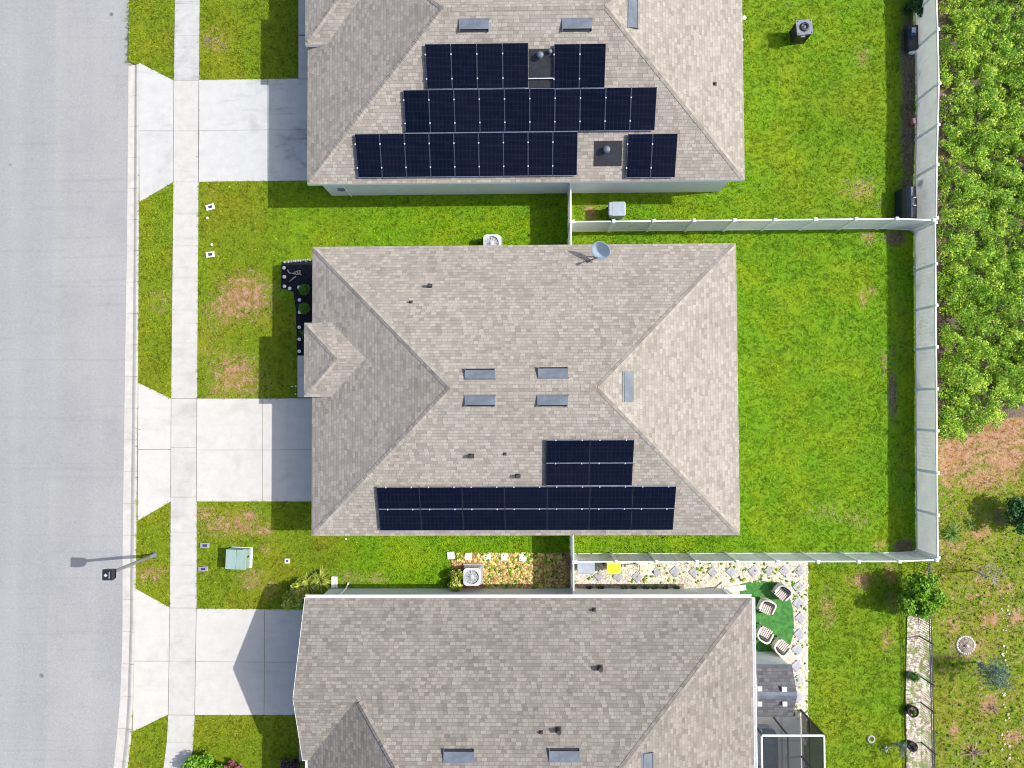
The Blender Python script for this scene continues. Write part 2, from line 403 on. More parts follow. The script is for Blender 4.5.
def tag(o, label=None, cat=None, group=None, kind=None):
    if label: o['label'] = label
    if cat: o['category'] = cat
    if group: o['group'] = group
    if kind: o['kind'] = kind
    return o
def thing(name, label, cat, loc=(0,0,0), rot=(0,0,0), group=None):
    o = bpy.data.objects.new(name, None); COL.objects.link(o); o.empty_display_size = .2
    o.location = loc; o.rotation_euler = rot; return tag(o, label, cat, group)
KIDS = {}
def children(o): return [c for c in bpy.data.objects if c.parent == o]
def dup(root, loc, rot=None, label=None, group=None):
    r = root.copy(); COL.objects.link(r); r.location = loc
    if rot is not None: r.rotation_euler = rot
    if label: r['label'] = label
    if group: r['group'] = group
    for c in children(root):
        d = c.copy(); COL.objects.link(d); d.parent = r
        for g in children(c):
            e = g.copy(); COL.objects.link(e); e.parent = d
    return r

def np_mesh(name, V, F, mat, parent=None, loc=(0,0,0), attrs=None, smooth=False):
    me = bpy.data.meshes.new(name); V = np.asarray(V, np.float32); F = np.asarray(F, np.int32)
    k = F.shape[1]
    me.vertices.add(len(V)); me.vertices.foreach_set('co', V.ravel())
    me.loops.add(F.size); me.loops.foreach_set('vertex_index', F.ravel())
    me.polygons.add(len(F)); me.polygons.foreach_set('loop_start', np.arange(0, F.size, k, dtype=np.int32))
    me.update(calc_edges=True)
    if smooth: me.polygons.foreach_set('use_smooth', np.ones(len(F), bool))
    for nm, (ty, data) in (attrs or {}).items():
        a = me.attributes.new(nm, ty, 'POINT')
        if ty == 'FLOAT': a.data.foreach_set('value', np.asarray(data, np.float32).ravel())
        else: a.data.foreach_set('color', np.asarray(data, np.float32).ravel())
    me.materials.append(M[mat] if isinstance(mat, str) else mat)
    o = bpy.data.objects.new(name, me); COL.objects.link(o); o.location = loc
    if parent: o.parent = parent
    return o

def leaves(blobs, n, size, elong=1.7, upbias=.5, shell=.55, seed=0, var=.3, bw=.3):
    """folded diamond leaves spread through ellipsoids; returns verts, faces, tint"""
    g = np.random.default_rng(seed); B = np.array(blobs, float)
    w = (B[:, 3]*B[:, 4]*B[:, 5])**(2/3); bi = g.choice(len(B), n, p=w/w.sum())
    d = g.normal(size=(n, 3)); d /= np.linalg.norm(d, axis=1)[:, None]
    d[:, 2] = np.where(g.random(n) < upbias, np.abs(d[:, 2]), d[:, 2])
    r = shell+(1-shell)*g.random(n)**.6; r *= 1+.12*g.normal(size=n)
    p = B[bi, :3]+d*r[:, None]*B[bi, 3:6]
    nn = d*.7+g.normal(size=(n, 3))*.55+np.array([0, 0, .5]); nn /= np.linalg.norm(nn, axis=1)[:, None]
    t = g.normal(size=(n, 3)); t -= (t*nn).sum(1)[:, None]*nn; t /= np.linalg.norm(t, axis=1)[:, None]
    s = np.cross(nn, t); L = size*(.6+.8*g.random(n))[:, None]; W = L/elong
    V = np.stack([p-t*L*.5, p+s*W*.5+nn*L*.1, p+t*L*.5-nn*L*.08, p-s*W*.5+nn*L*.1], 1).reshape(-1, 3)
    i = np.arange(n)[:, None]*4; F = np.concatenate([i+[0, 1, 2], i+[0, 2, 3]], 0)
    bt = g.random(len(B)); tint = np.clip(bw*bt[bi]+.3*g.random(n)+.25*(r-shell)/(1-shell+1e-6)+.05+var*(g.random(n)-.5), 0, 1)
    return V, F, np.repeat(tint, 4)

# ------------------------------------------------------------------ wear map of the lawns (dry patches, bare soil, painted fence shade, watering)
def W2(px, py): p = P(px, py); return p.x, p.y
DRY = [(245,296,28,22,.8),(226,308,22,17,.62),(257,306,14,18,.5),(240,283,16,12,.4),(236,374,26,22,.68),(220,388,16,12,.45),(250,386,20,12,.48),(212,340,14,40,.22),
       (232,525,34,12,.6),(205,515,12,10,.55),(250,517,10,9,.75),(262,530,12,6,.7),(265,548,8,8,.4),(252,578,14,12,.55),(270,590,8,10,.4),
       (860,190,20,13,.5),(863,297,4,11,.75),(873,291,5,5,.65),(868,238,9,6,.7),(884,362,4,16,.5),(862,580,14,9,.8),(890,575,8,12,.55),(828,610,8,22,.5),
       (888,640,6,14,.6),(893,600,8,10,.5),(862,56,8,10,.5),(825,512,22,12,.3),(858,518,18,10,.35),(150,575,16,10,.5),(160,300,12,18,.3),
       (215,40,16,14,.35),(880,545,8,6,.5),(590,212,9,7,.8),(375,578,14,6,.55),(350,577,14,7,.4),(240,640,1,1,0),
       (1000,425,50,34,1.0),(965,452,36,28,.95),(1010,458,28,26,.95),(950,470,14,20,.85),(985,480,30,12,.8),(975,415,22,10,.9),(985,535,16,8,.75),(955,550,18,9,.6),
       (995,622,9,9,.9),(1021,620,9,9,.9),(957,626,10,12,.55),(994,707,10,10,.95),(957,733,7,9,.8),(978,650,22,14,.6),(1010,590,12,8,.6),(1018,740,10,9,.9),(974,752,9,7,.7),(985,590,40,25,.35),(975,690,40,40,.22),
       (938,240,10,200,.8),(930,590,8,40,.3)]
SOIL_SHADE = [(904,330,15,130,.34),(904,470,15,95,.34),(208,42,9,9,.55),(222,46,10,8,.5),(912,60,10,62,1),(911,130,10,60,.95),(911,200,11,32,1),(896,238,14,9,.9),(893,395,7,36,.75),(905,547,14,8,.95),(880,205,14,10,.45),(870,180,12,10,.45),  # first two entries paint the back fence's shadow strip with dark soil colour
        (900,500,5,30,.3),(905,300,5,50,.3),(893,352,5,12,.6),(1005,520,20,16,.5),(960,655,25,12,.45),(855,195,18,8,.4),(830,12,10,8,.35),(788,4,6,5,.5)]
def soft(x, y, L):
    out = np.zeros_like(x)
    for px, py, rx, ry, s in L:
        cx, cy = W2(px, py); d = np.sqrt(((x-cx)/(rx/21.3))**2+((y-cy)/(ry/21.3))**2)
        out = np.maximum(out, s*np.clip(1.25-.85*d, 0, 1))
    return out
def wear(x, y):
    x = np.asarray(x, float); y = np.asarray(y, float)
    lush = np.clip((x+9.6)/2.5, 0, 1)*.95+.12
    lush = np.where((x > 9) & (y > 8.3), .8, lush)
    lush = np.where((x > 11) & (y < -7), .62, lush)
    lush = np.where(x > 18.8, .25, lush)
    lush = np.where((x < 2) & (x > -18) & (y > 5) & (y < 11), np.maximum(lush, np.clip((x+13)/3, .15, .75)), lush)
    lush = np.clip(lush+.12*np.sin(x*.9+1.3*np.sin(y*.5))*np.sin(y*.8), 0, 1)
    dry = soft(x, y, DRY); soil = soft(x, y, SOIL_SHADE)  # soil also carries the painted shade along the back fence
    dry = np.where(x > 18.9, np.maximum(dry, .20), dry)
    yy = P(960, 420).y
    soil = np.where((x > 18.9) & (x < 31) & (y > yy) & (y < 28), 1.0, soil)
    return np.stack([dry, soil, lush], -1)

# ------------------------------------------------------------------ kerb, road, pavement, lawns
KR = [(-60,131),(0,130),(65,128.5),(240,127),(360,125),(550,122.5),(620,122.5),(650,122),(700,120),(740,116.5),(768,113.5),(820,104),(900,84),(1000,50)]
KI = [(-60,139.5),(0,139.3),(65,139),(240,138.5),(360,138),(550,136),(620,135),(650,134),(700,133),(740,131),(768,127.5),(820,119),(900,100),(1000,66)]
def curve(tab, z):
    pts = [P(x, y, z) for y, x in tab]
    pts = [Vector((pts[0].x-.02, 130, z))]+pts+[Vector((pts[-1].x-28, pts[-1].y-20, z))]
    ys = np.array([p.y for p in pts])[::-1]; xs = np.array([p.x for p in pts])[::-1]
    return lambda y: np.interp(y, ys, xs)
road_x = curve(KR, -.1); kerb_x = curve(KI, 0.0)

MB().sheet([(-32, 130), (-32, -46), (-13, -46), (-13, 130)], -.104).build('road', 'asphalt', kind='structure')
kb = MB()
yt = P(150, 64).y
ys = np.arange(yt-1.5*31, yt-.01, 1.5)
for a in ys:
    sub = [a+.008, a+.5, a+1.0, a+1.492]; rows = []
    for y in sub:
        xr, xi = float(road_x(y)), float(kerb_x(y)); w = xi-xr
        rows.append([(xr, y, -.13), (xr+.005, y, -.094), (xr+w*.55, y, -.085), (xr+w*.74, y, -.02), (xr+w*.85, y, .006), (xi, y, .008), (xi+.004, y, -.1)])
    vs = [v for r in rows for v in r]; n = len(rows[0])
    kb.add(vs, [(i*n+j, i*n+j+1, (i+1)*n+j+1, (i+1)*n+j) for i in range(3) for j in range(n-1)])
kb.build('kerb', 'kerb', kind='structure')

# lawn: one sheet from the kerb to far beyond the back fences
yt = P(150, 64).y
tx = np.concatenate([np.arange(0, 44, .2), np.array([46, 50, 60, 80, 120, 180])]); ty = np.concatenate([[-130, -80, -50, -35, -25], np.arange(-20, 24, .2), [26, 32, 45, 80, 130]])
LX = np.zeros((len(ty), len(tx))); LY = np.repeat(ty[:, None], len(tx), 1)
for i, y in enumerate(ty):
    x0 = float(kerb_x(y)) if y < yt else float(road_x(y))+.03
    LX[i] = x0+tx
    if y >= yt: LX[i, 1:] = np.maximum(LX[i, 1:], x0+tx[1:])
LZ = gz(LX)+np.where((LX > -24) & (LX < 24), .012*np.sin(LX*2.1)*np.sin(LY*1.7), 0)-.012
V = np.stack([LX, LY, LZ], -1).reshape(-1, 3); nx, ny = len(tx), len(ty)
idx = np.arange(nx*ny).reshape(ny, nx)
F = np.stack([idx[:-1, :-1], idx[:-1, 1:], idx[1:, 1:], idx[1:, :-1]], -1).reshape(-1, 4)
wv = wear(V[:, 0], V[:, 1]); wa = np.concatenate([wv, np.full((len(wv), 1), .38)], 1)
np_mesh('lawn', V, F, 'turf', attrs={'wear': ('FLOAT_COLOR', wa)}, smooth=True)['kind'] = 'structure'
o = np_mesh('verge', [(-180,-130,-.02),(-32,-130,-.02),(-32,130,-.02),(-180,130,-.02)], [(0,1,2,3)], 'turf', attrs={'wear': ('FLOAT_COLOR', [(0,0,.3,.4)]*4)}); o['kind'] = 'structure'

def poly(L): return [W2(*p) for p in L]
EX = []                                  # areas without grass blades
def slab(name, mat, pieces, z=.012, gap=.012):
    b = MB()
    for pc in pieces:
        p = [Vector((a, c)) for a, c in poly(pc)]; c = sum(p, Vector((0, 0)))/len(p)
        q_ = [v+(c-v).normalized()*gap for v in p]
        b.prism([(v.x, v.y) for v in q_], -.12, z); EX.append([(v.x, v.y) for v in p])
    return b.build(name, mat, kind='structure')
# pavement: squares between the measured edges
SW = [(-60,175.3,200),(0,175,199.5),(80,174,199),(185,173.5,198.5),(400,171.2,197),(500,170.8,196.6),(608,170,196.5),(715,168.3,194.8),(740,167,193.5),(768,163.5,191),(830,153,182),(900,138,169)]
sy = np.array([a[0] for a in SW]); sl = np.array([a[1] for a in SW]); sr = np.array([a[2] for a in SW])
cuts = [-60,-28,4,36,80.5,131,182,214,246,278,310,343,375,398.5,447.5,497,532,565,608,661,715,742,768,800,840,900]
pcs = []
for a, b_ in zip(cuts[:-1], cuts[1:]):
    L = lambda y, t: float(np.interp(y, sy, t))
    pcs.append([(L(a, sl), a), (L(a, sr), a), (L(b_, sr), b_), (L(b_, sl), b_)])
slab('sidewalk', 'walk_old', pcs[:4], .014, .006); slab('sidewalk', 'walk', pcs[4:], .014, .006)
slab('driveway', 'drive_old', [[(139,62.5),(174,80.5),(174,131),(139,131)], [(139,131),(174,131),(173.5,182),(139.6,202)],
     [(199,80),(267.5,79),(267.5,130),(199,130.5)], [(199,130.5),(267.5,130),(267.5,181),(198.5,182)], [(267.5,79),(330,78),(330,130),(267.5,130)], [(267.5,130),(330,130),(330,180.5),(267.5,181)]])
slab('driveway', 'concrete', [[(138.3,382.5),(171.3,398.5),(171,449.5),(138,449.5)], [(138,449.5),(171,449.5),(170.8,501.5),(137.6,521)],
     [(197,398.5),(262.5,398.5),(262.5,450),(196.8,450)], [(196.8,450),(262.5,450),(262.5,501.5),(196.6,501.5)], [(262.5,398.5),(325,398),(325,449.5),(262.5,450)], [(262.5,450),(325,449.5),(325,501.5),(262.5,501.5)]])
slab('driveway', 'concrete', [[(135.5,588.5),(170,607.5),(169.2,661),(134,661)], [(134,661),(169.2,661),(168.3,714.5),(132.6,732)],
     [(196.5,608.5),(264.8,609),(264.5,662),(195.6,661.5)], [(195.6,661.5),(264.5,662),(264.2,715),(194.8,715)], [(264.8,609),(322,609.5),(322,662),(264.5,662)], [(264.5,662),(322,662),(322,715),(264.2,715)]])
slab('porch_path', 'walk', [[(298,355.6),(322,355.5),(322,376),(298,376)], [(298,376),(322,376),(322,397.5),(298,397.5)]], .1)
slab('porch_path', 'walk', [[(299,-5),(325,-5),(325,36),(299,36)], [(299,36.5),(325,36.5),(325,79),(299,79)]], .1)
slab('porch_path', 'walk', [[(299.5,716),(320,716),(320,760),(299.5,760)]], .1)
slab('patio', 'concrete', [[(748,716),(801,716),(803,740),(748,740)], [(748,740),(803,740),(810,830),(748,830)]], .03)

# beds
def joints(lines):
    for a, c in lines:
        b = MB(); p, q2 = P(*a), P(*c); b.beam((p.x, p.y, .010), (q2.x, q2.y, .010), .018, .016); b.build('expansion_joint', 'joint', kind='structure')
joints([((174,80.5),(173.4,182)), ((199,80),(198.4,182)), ((171.3,398.5),(170.8,497)), ((197,398.5),(196.6,501.5)), ((171.4,398.5),(197,398.5)), ((170.8,497),(196.6,497)),
        ((170,607.5),(168.4,714.5)), ((196.5,608),(194.8,715)), ((170,607.8),(196.5,608)), ((168.4,714.8),(194.8,715))])
def bed(name, mat, L, z=.02, kind='structure'):
    p = poly(L); EX.append(p); return MB().sheet(p, z).build(name, mat, kind=kind)
bed('mulch_bed', 'mulch', [(281.7,263.5),(296,260.5),(322,259.5),(322,355.5),(297.3,355.6),(296,310),(293.6,292),(289,290),(281.2,288.5)], .03)
bed('mulch_bed', 'mulch_brown', [(452,562),(482,553),(532,553),(570,552),(570,592),(452,592)], .018)
bed('gravel_bed', 'gravel', [(571,556),(700,556),(808,557.5),(808,700),(806,745),(800,745),(795,712),(745,712),(745,600),(571,596)], .015)
bed('soil_strip', 'soil', [(571,584),(684,584),(684,592),(571,592)], .024)
def bedg(name, mat, L, dz=.02):
    p = [G(*a) for a in L]; EX.append([(v.x, v.y) for v in p])
    return MB().sheet([(v.x, v.y, v.z+dz) for v in p], 0).build(name, mat, kind='structure')
bedg('gravel_strip', 'strip', [(907,612),(931,606),(932,700),(933,800),(906,800),(905,700)], .05)
art = bed('artificial_turf', 'artificial', [(740,584),(758,580),(776,583),(788,592),(793,610),(794,632),(789,648),(776,658),(740,660)], .03)

# ------------------------------------------------------------------ roofs and houses
SL = .42; AN = math.atan(SL)
class Roof:
    def __init__(s): s.b = MB(); s.b.uv = []
    def plane(s, pts):
        pts = [Vector(p) for p in pts]
        n = Vector((0, 0, 0))
        for i in range(len(pts)): n += pts[i].cross(pts[(i+1) % len(pts)])
        if n.z < 0: pts.reverse(); n = -n
        n.normalize(); u = Vector((0, 0, 1)).cross(n).normalized(); v = n.cross(u)
        s.b.add(pts, [tuple(range(len(pts)))])
        s.b.uv += [(p.dot(u), p.dot(v)) for p in pts]
def caps(lines, mat, parent):
    """overlapping cap shingles along hips and ridges"""
    for a, c in lines:
        b = MB(); b.uv = []
        a, c = Vector(a), Vector(c); d = (c-a); L = d.length; d.normalize()
        x = d.cross(Vector((0, 0, 1))).normalized(); nrm = x.cross(d)
        dz = math.tan(AN)/math.sqrt(2)*.16 if abs(d.z) > .05 else SL*.15
        if abs(d.z) > .05: a = a+d*.16; L -= .16
        n = int(L/.17)
        for i in range(n):
            p = a+d*(i*L/n); q2 = a+d*((i+1.25)*L/n); w = .125; lift = (.03 if abs(d.z) > .05 else .024); lo = .018
            vs = [p-x*w+nrm*(lift-dz), p+nrm*lift, p+x*w+nrm*(lift-dz), q2-x*w+nrm*(lo-dz), q2+nrm*lo, q2+x*w+nrm*(lo-dz)]
            vs += [p-x*w+nrm*(lift-dz-.02), p+x*w+nrm*(lift-dz-.02)]
            b.add(vs, [(0,1,4,3), (1,2,5,4), (6,7,2,1,0)])
            uu = random.random()*9; vv = i*.145+.02
            uu = i*.17+7.1*len(lines); vv = .02
            b.uv += [(uu,vv),(uu,vv+.1),(uu+.17,vv+.1),(uu+.17,vv),(uu,vv+.13),(uu,vv+.2),(uu+.17,vv+.2),(uu+.17,vv+.13)]+[(uu,vv)]*5
        b.build('ridge_cap', mat, parent)
def fascia(edges, parent, mat='white', h=.19, z_off=-.012, name='fascia'):
    b = MB()
    for a, c in edges:
        a, c = Vector(a), Vector(c); d = c-a; n = d.normalized().cross(Vector((0,0,1)))
        off = n*.013-Vector((0, 0, h/2-z_off))
        b.beam(a+off, c+off, .024, h)
    return b.build(name, mat, parent)
ROT = {'S': (AN,0,0), 'N': (AN,0,math.pi), 'W': (AN,0,-math.pi/2), 'E': (AN,0,math.pi/2)}
def ridge_vent(parent, pos, side, dx=1.2, dy=.42):
    """low metal box vent, open along its lower edge"""
    b = MB(); h0, h1 = .12, .04
    x, y = dx/2, dy/2; t = math.atan2(h1-h0, dy)
    b.add([(-x,-y+.09,h0),(x,-y+.09,h0),(x,y,h1),(-x,y,h1),(-x,-y+.09,0),(x,-y+.09,0),(x,y,0),(-x,y,0)], [(0,1,2,3),(0,4,5,1),(1,5,6,2),(3,7,4,0),(2,6,7,3)])
    for sx in (-1, 1): b.box((sx*(x-.01), -y+.045, .07), (.02, .09, .11))
    b.box((0, y+.03, .012), (dx+.06, .07, .016))
    o = b.build('roof_vent', 'galv', parent, pos, ROT[side])
    p = Vector(pos); m = Euler(ROT[side]).to_matrix()
    MB().box((0,0,0), (dx-.05, .088, .05)).build('vent_opening', 'dark', parent, p+m @ Vector((0,-y+.045,.03)), ROT[side])
    return o
def pipe(parent, pos, side, r=.06, h=.3, cowl=False):
    b = MB(); up = Matrix(Euler(ROT[side]).to_matrix())
    b.box(Vector((0, 0, .012)), (.08+r*1.7, .08+r*1.7, .015), rot=up)
    b.tube([(0,0,0),(0,0,h)], r, 10)
    if cowl: b.lathe([(.0, h+.1), (.14, h+.07), (.15, h), (.11, h-.05)], 12)
    return b.build('vent_pipe', 'pipe', parent, pos)

E = 2.8
c4 = [P(313,247,E), P(736,243,E), P(740,535,E), P(311,536,E)]
xl = (c4[0].x+c4[3].x)/2; xr = (c4[1].x+c4[2].x)/2; yn = (c4[0].y+c4[1].y)/2; ysd = (c4[2].y+c4[3].y)/2
print('middle house', xl, xr, yn, ysd)
LOT = 15.24
def hip_house(name, label, dy, mats, wl_=0, wr_=0):
    global xl, xr
    xl0, xr0 = xl, xr; xl, xr = xl-wl_, xr+wr_
    y1, y0 = yn+dy, ysd+dy; hw = (y1-y0)/2; ym = (y0+y1)/2; zr = E+SL*hw
    cx = (xl+xr)/2; base = Vector((cx, ym, 0))
    root = thing(name, label, 'house', base)
    Lc = lambda x, y, z: (x-base.x, y-base.y, z)
    r = Roof()
    A, B_, C_, D = Lc(xl,y0,E), Lc(xr,y0,E), Lc(xr,y1,E), Lc(xl,y1,E)
    R0, R1 = Lc(xl+hw, ym, zr), Lc(xr-hw, ym, zr)
    r.plane([A, B_, R1, R0]); r.plane([C_, D, R0, R1]); r.plane([D, A, R0]); r.plane([B_, C_, R1])
    # raised porch roof cutting into the western hip
    ze = 3.2; py1 = P(304,322.8,ze).y+dy; py0 = P(304,397,ze).y+dy; pxe = P(304,360,ze).x; ph = (py1-py0)/2; pm = (py0+py1)/2; pz = ze+SL*ph
    xm = lambda z: xl+(z-E)/SL
    a, b_ = Lc(pxe,py0,ze), Lc(pxe,py1,ze); q1, q2 = Lc(pxe+ph,pm,pz), Lc(xm(pz),pm,pz); v1, v2 = Lc(xm(ze)+.02,py1,ze), Lc(xm(ze)+.02,py0,ze)
    r.plane([a, b_, q1]); r.plane([b_, v1, q2, q1]); r.plane([a, q1, q2, v2])
    # underside
    sof = MB().sheet([Lc(xl+.02,y0+.02,0)[:2], Lc(xr-.02,y0+.02,0)[:2], Lc(xr-.02,y1-.02,0)[:2], Lc(xl+.02,y1-.02,0)[:2]], E-.16)
    rf = r.b.build('roof', mats[0], root)
    sof.build('soffit', 'white', rf)
    MB().box(((Vector(a)+Vector(v1))/2)[:2]+tuple([ze-.1]) if False else (Vector(((a[0]+v1[0])/2-.1, (a[1]+b_[1])/2, ze-.1))), (abs(v1[0]-a[0])-.3, 2*ph-.06, .16)).build('porch_soffit', 'white', rf)
    fascia([(B_, A), (C_, B_), (D, C_), (A, D)], rf); fascia([(a, b_), (b_, v1), (v2, a)], rf, name='porch_fascia')
    caps([(A, R0), (D, R0), (B_, R1), (C_, R1), (R0, R1), (a, q1), (b_, q1), (q1, q2)], mats[0], rf)
    w = MB(); ov = .32
    w.box(Lc((xl+xr)/2, ym, (E-.17)/2), (xr-xl-2*ov, y1-y0-2*ov, E-.17))
    # porch front, slightly proud of the wall
    wl = w.build('wall', mats[1], root)
    gy = P(0, 450).y+dy; wx = xl+ov
    gd = MB()
    for k in range(4): gd.box(Lc(wx-.02, gy, .28+k*.55), (.05, 4.6, .53))
    gd.build('garage_door', 'white', root)
    fd = MB().box(Lc(wx-.02, pm-.3, 1.15), (.06, .95, 2.1)).build('front_door', 'door', root)
    MB().tube([Lc(wx-.08, pm-.65, 1.1), Lc(wx-.08, pm-.65, 1.35)], .02).build('handle', 'galv', fd)
    for (x, y, sx, sy) in ((wx, pm+2.6, .05, 1.5), (xr-ov, ym-3, .05, 1.7), (xr-ov, ym+2.5, .05, 2.4)):
        wi = MB().box(Lc(x, y, 1.5), (sx+.03, sy+.12, 1.45)).build('window', 'white', root)
        MB().box(Lc(x, y, 1.5), (sx+.05, sy, 1.3)).build('pane', 'glass', wi)
    if dy > 1:
        wi = MB().box(Lc(P(504.5,0).x, y0+ov, 2.25), (.75, .05, .34)).build('window', 'white', root)
        MB().box(Lc(P(504.5,0).x, y0+ov, 2.25), (.65, .07, .24)).build('pane', 'glass', wi)
        MB().lathe([(0,.06),(.17,.05),(.19,0)], 14).build('wall_fan', 'ac_grey', root, Lc(P(347,0).x, y0+ov-.004, 1.0), (math.pi/2,0,0))
        MB().tube([Lc(P(352,0).x, y0+ov-.04, 0), Lc(P(352,0).x, y0+ov-.04, 2.55)], .035).build('drain_pipe', 'white', root)
    info = dict(root=root, roof=rf, base=base, xl=xl, xr=xr, y0=y0, y1=y1, ym=ym, hw=hw, zr=zr); xl, xr = xl0, xr0
    return info
    info = dict(root=root, roof=rf, base=base, xl=xl, xr=xr, y0=y0, y1=y1, ym=ym, hw=hw, zr=zr)
    return info
def onroof(h, side, px, py, lift=0.0):
    n = {'S': (0,-SL,1), 'N': (0,SL,1), 'W': (-SL,0,1), 'E': (SL,0,1)}[side]
    p0 = {'S': (0,h['y0'],E), 'N': (0,h['y1'],E), 'W': (h['xl'],0,E), 'E': (h['xr'],0,E)}[side]
    n = Vector(n).normalized()
    return PP(px, py, Vector(p0)+n*lift, n)
mid = hip_house('house', 'middle taupe hip-roofed house with five roof vents and two dark solar blocks', 0, ('shingle', 'stucco'))
nor = hip_house('house', 'northern taupe hip-roofed house, its south slope covered by stepped rows of solar panels', LOT, ('shingle', 'stucco'), .24, .42)
def vent(h, side, px, py, **k): return ridge_vent(h['roof'], onroof(h, side, px, py)-h['base'], side, **k)
def vpipe(hs, side, px, py, **k): return pipe(hs['roof'], onroof(hs, side, px, py)-hs['base'], side, **k)
for px, py, sd in ((480,374,'N'),(553,372.5,'N'),(480,401,'S'),(552.5,401,'S'),(628.5,386.5,'E')): vent(mid, sd, px, py)
for px, py, sd, r_, h_ in ((430,286,'N',.07,.3),(411,302,'N',.035,.15),(471.5,456,'S',.08,.28),(518,476,'S',.08,.28),(505,454,'S',.03,.12)): vpipe(mid, sd, px, py, r=r_, h=h_)
for px, py, sd in ((474,26,'S'),(577,25.5,'S'),(633,14,'E')): vent(nor, sd, px, py)
for px, py, sd, r_, h_ in ((327,18,'W',.05,.12),(715,84,'E',.05,.12),):
    vpipe(nor, sd, px, py, r=r_, h=h_)

for px, py, nm in ((744,18,'flood_light'),(741,40,'wall_camera')):
    p = P(px, py, 2.5)-nor['base']
    MB().lathe([(0,.08),(.08,.06),(.1,0),(.06,-.06),(0,-.07)], 12).box((-.15,0,0), (.3,.05,.05)).build(nm, 'white', nor['root'], p)
# southern house
SS = .42
def south_house():
    base = Vector((.2, -14.6, 0))
    root = thing('house', 'southern brown-shingled house at the bottom edge with white gutters', 'house', base)
    L = lambda x, y, z: (x-base.x, y-base.y, z)
    x0, x1, y1, ym = P(305,597,E).x, P(752,597,E).x, P(530,598,E).y, -14.6
    yg = -11.86; g = y1-yg; zg = E+SS*g; zr = E+SS*(y1-ym); y0 = 2*ym-y1
    hw = y1-ym
    sw, xw, zw = .55, -9.2, 3.02
    xg = xw+(zg-zw)/sw; xh = xw+(zr-zw)/sw; yv = yg-(zg-zw)/SS; yh = y0+(zw-E)/SS
    r = Roof()
    a, b_, c, d, e, f = L(x0,y1,E), L(x1,y1,E), L(x1-hw,ym,zr), L(xh,ym,zr), L(xg,yg,zg), L(x0,yg,zg)
    r.plane([a, b_, c, d, e, f]); v = L(xw,yv,zw); vw = L(x0,yv,zw); r.plane([f, e, v, vw])
    hs = L(xw,yh,zw); r.plane([v, e, d, hs]); s0, s1 = L(xw,y0,E), L(x1,y0,E)
    r.plane([hs, d, c, s1, s0]); r.plane([b_, s1, c])
    rf = r.b.build('roof', 'shingle_brown', root)
    caps([(b_, c), (c, d), (e, d), (s1, c), (hs, d)], 'shingle_brown', rf)
    fascia([(a, f), (f, vw), (vw, v), (v, hs), (s0, s1)], rf, 'stucco', h=.17)
    MB().sheet([L(x0+.02,y0+.02,0)[:2], L(x1-.02,y0+.02,0)[:2], L(x1-.02,y1-.02,0)[:2], L(x0+.02,y1-.02,0)[:2]], E-.16).build('soffit', 'white', rf)
    # gutters with open troughs: along the north, east and west eaves
    for p, q2, sd in ((a, b_, Vector((0,1,0))), (b_, s1, Vector((1,0,0))), (v, hs, Vector((-1,0,0)))):
        p, q2 = Vector(p), Vector(q2); b = MB(); z = Vector((0,0,1))
        prof = [(0.0,-.02),(0.002,-.13),(.085,-.13),(.135,-.06),(.135,-.015),(.112,-.015),(.112,-.06),(.08,-.11),(.02,-.11),(.02,-.02)]
        vs = [pp+sd*u+z*w for pp in (p, q2) for u, w in prof]; n = len(prof)
        b.add(vs, [(i, (i+1) % n, n+(i+1) % n, n+i) for i in range(n)]+[tuple(range(n)), tuple(range(n, 2*n))])
        Lg = (q2-p).length
        for k in range(1, int(Lg/1.9)):
            t = k*1.9/Lg; m_ = p.lerp(q2, t)
            b.beam(m_+sd*.01-z*.03, m_+sd*.125-z*.03, .03, .012)
        b.build('gutter', 'white', rf)
    w = MB(); ov = .3; zt = E-.17
    w.box(L((x0+x1)/2, (y0+y1)/2, zt/2), (x1-x0-2*ov, y1-y0-2*ov, zt))
    gx = x0+ov+.02
    w.add([L(gx,y1-ov,zt), L(gx,yg,zg-.12), L(gx,yg-g+ov,zt), L(gx+.15,y1-ov,zt), L(gx+.15,yg,zg-.12), L(gx+.15,yg-g+ov,zt)], [(0,1,2),(3,5,4),(0,3,4,1),(1,4,5,2)])
    w.build('wall', 'stucco', root)
    gd = MB()
    for k in range(4): gd.box(L(x0+ov-.02, P(0,661).y, .28+k*.55), (.05, 4.7, .53))
    gd.build('garage_door', 'white', root)
    wi = MB().box(L(x1-ov, -10, 1.2), (.06, 1.9, 2.1)).build('sliding_door', 'white', root); MB().box(L(x1-ov, -10, 1.2), (.08, 1.7, 1.95)).build('pane', 'glass', wi)
    # downspouts at both ends of the north eave
    for (xa, dx) in ((P(331,595,E).x, .28), (P(738,595,E).x, .4)):
        yy = y1-ov+.05
        MB().tube([L(xa, y1+.06, E-.12), L(xa, yy, E-.5), L(xa, yy, .25), L(xa+dx*.3, yy+.22, .08)], .045, 8).build('downspout', 'white', root)
    for px, py in ((599.5,683),(559.5,665),):
        pass
    h = dict(root=root, roof=rf, base=base, y1=y1, xr=x1, y0=y0, xl=x0)
    nN = Vector((0, SS, 1)).normalized(); nE = Vector((SS, 0, 1)).normalized()
    for px, py in ((459,755),(564.5,754.5)):
        ridge_vent(rf, PP(px, py, (0,y1,E), nN)-base, 'N')
    ridge_vent(rf, PP(648,768, (x1,0,E), nE)-base, 'E')
    for px, py, r_, h_ in ((594,609.5,.05,.2),(600,667.5,.09,.32),(558.5,729.5,.09,.32),(541,732,.04,.15)):
        pipe(rf, PP(px, py, (0,y1,E), nN)-base, 'N', r_, h_)
    return h
sou = south_house()

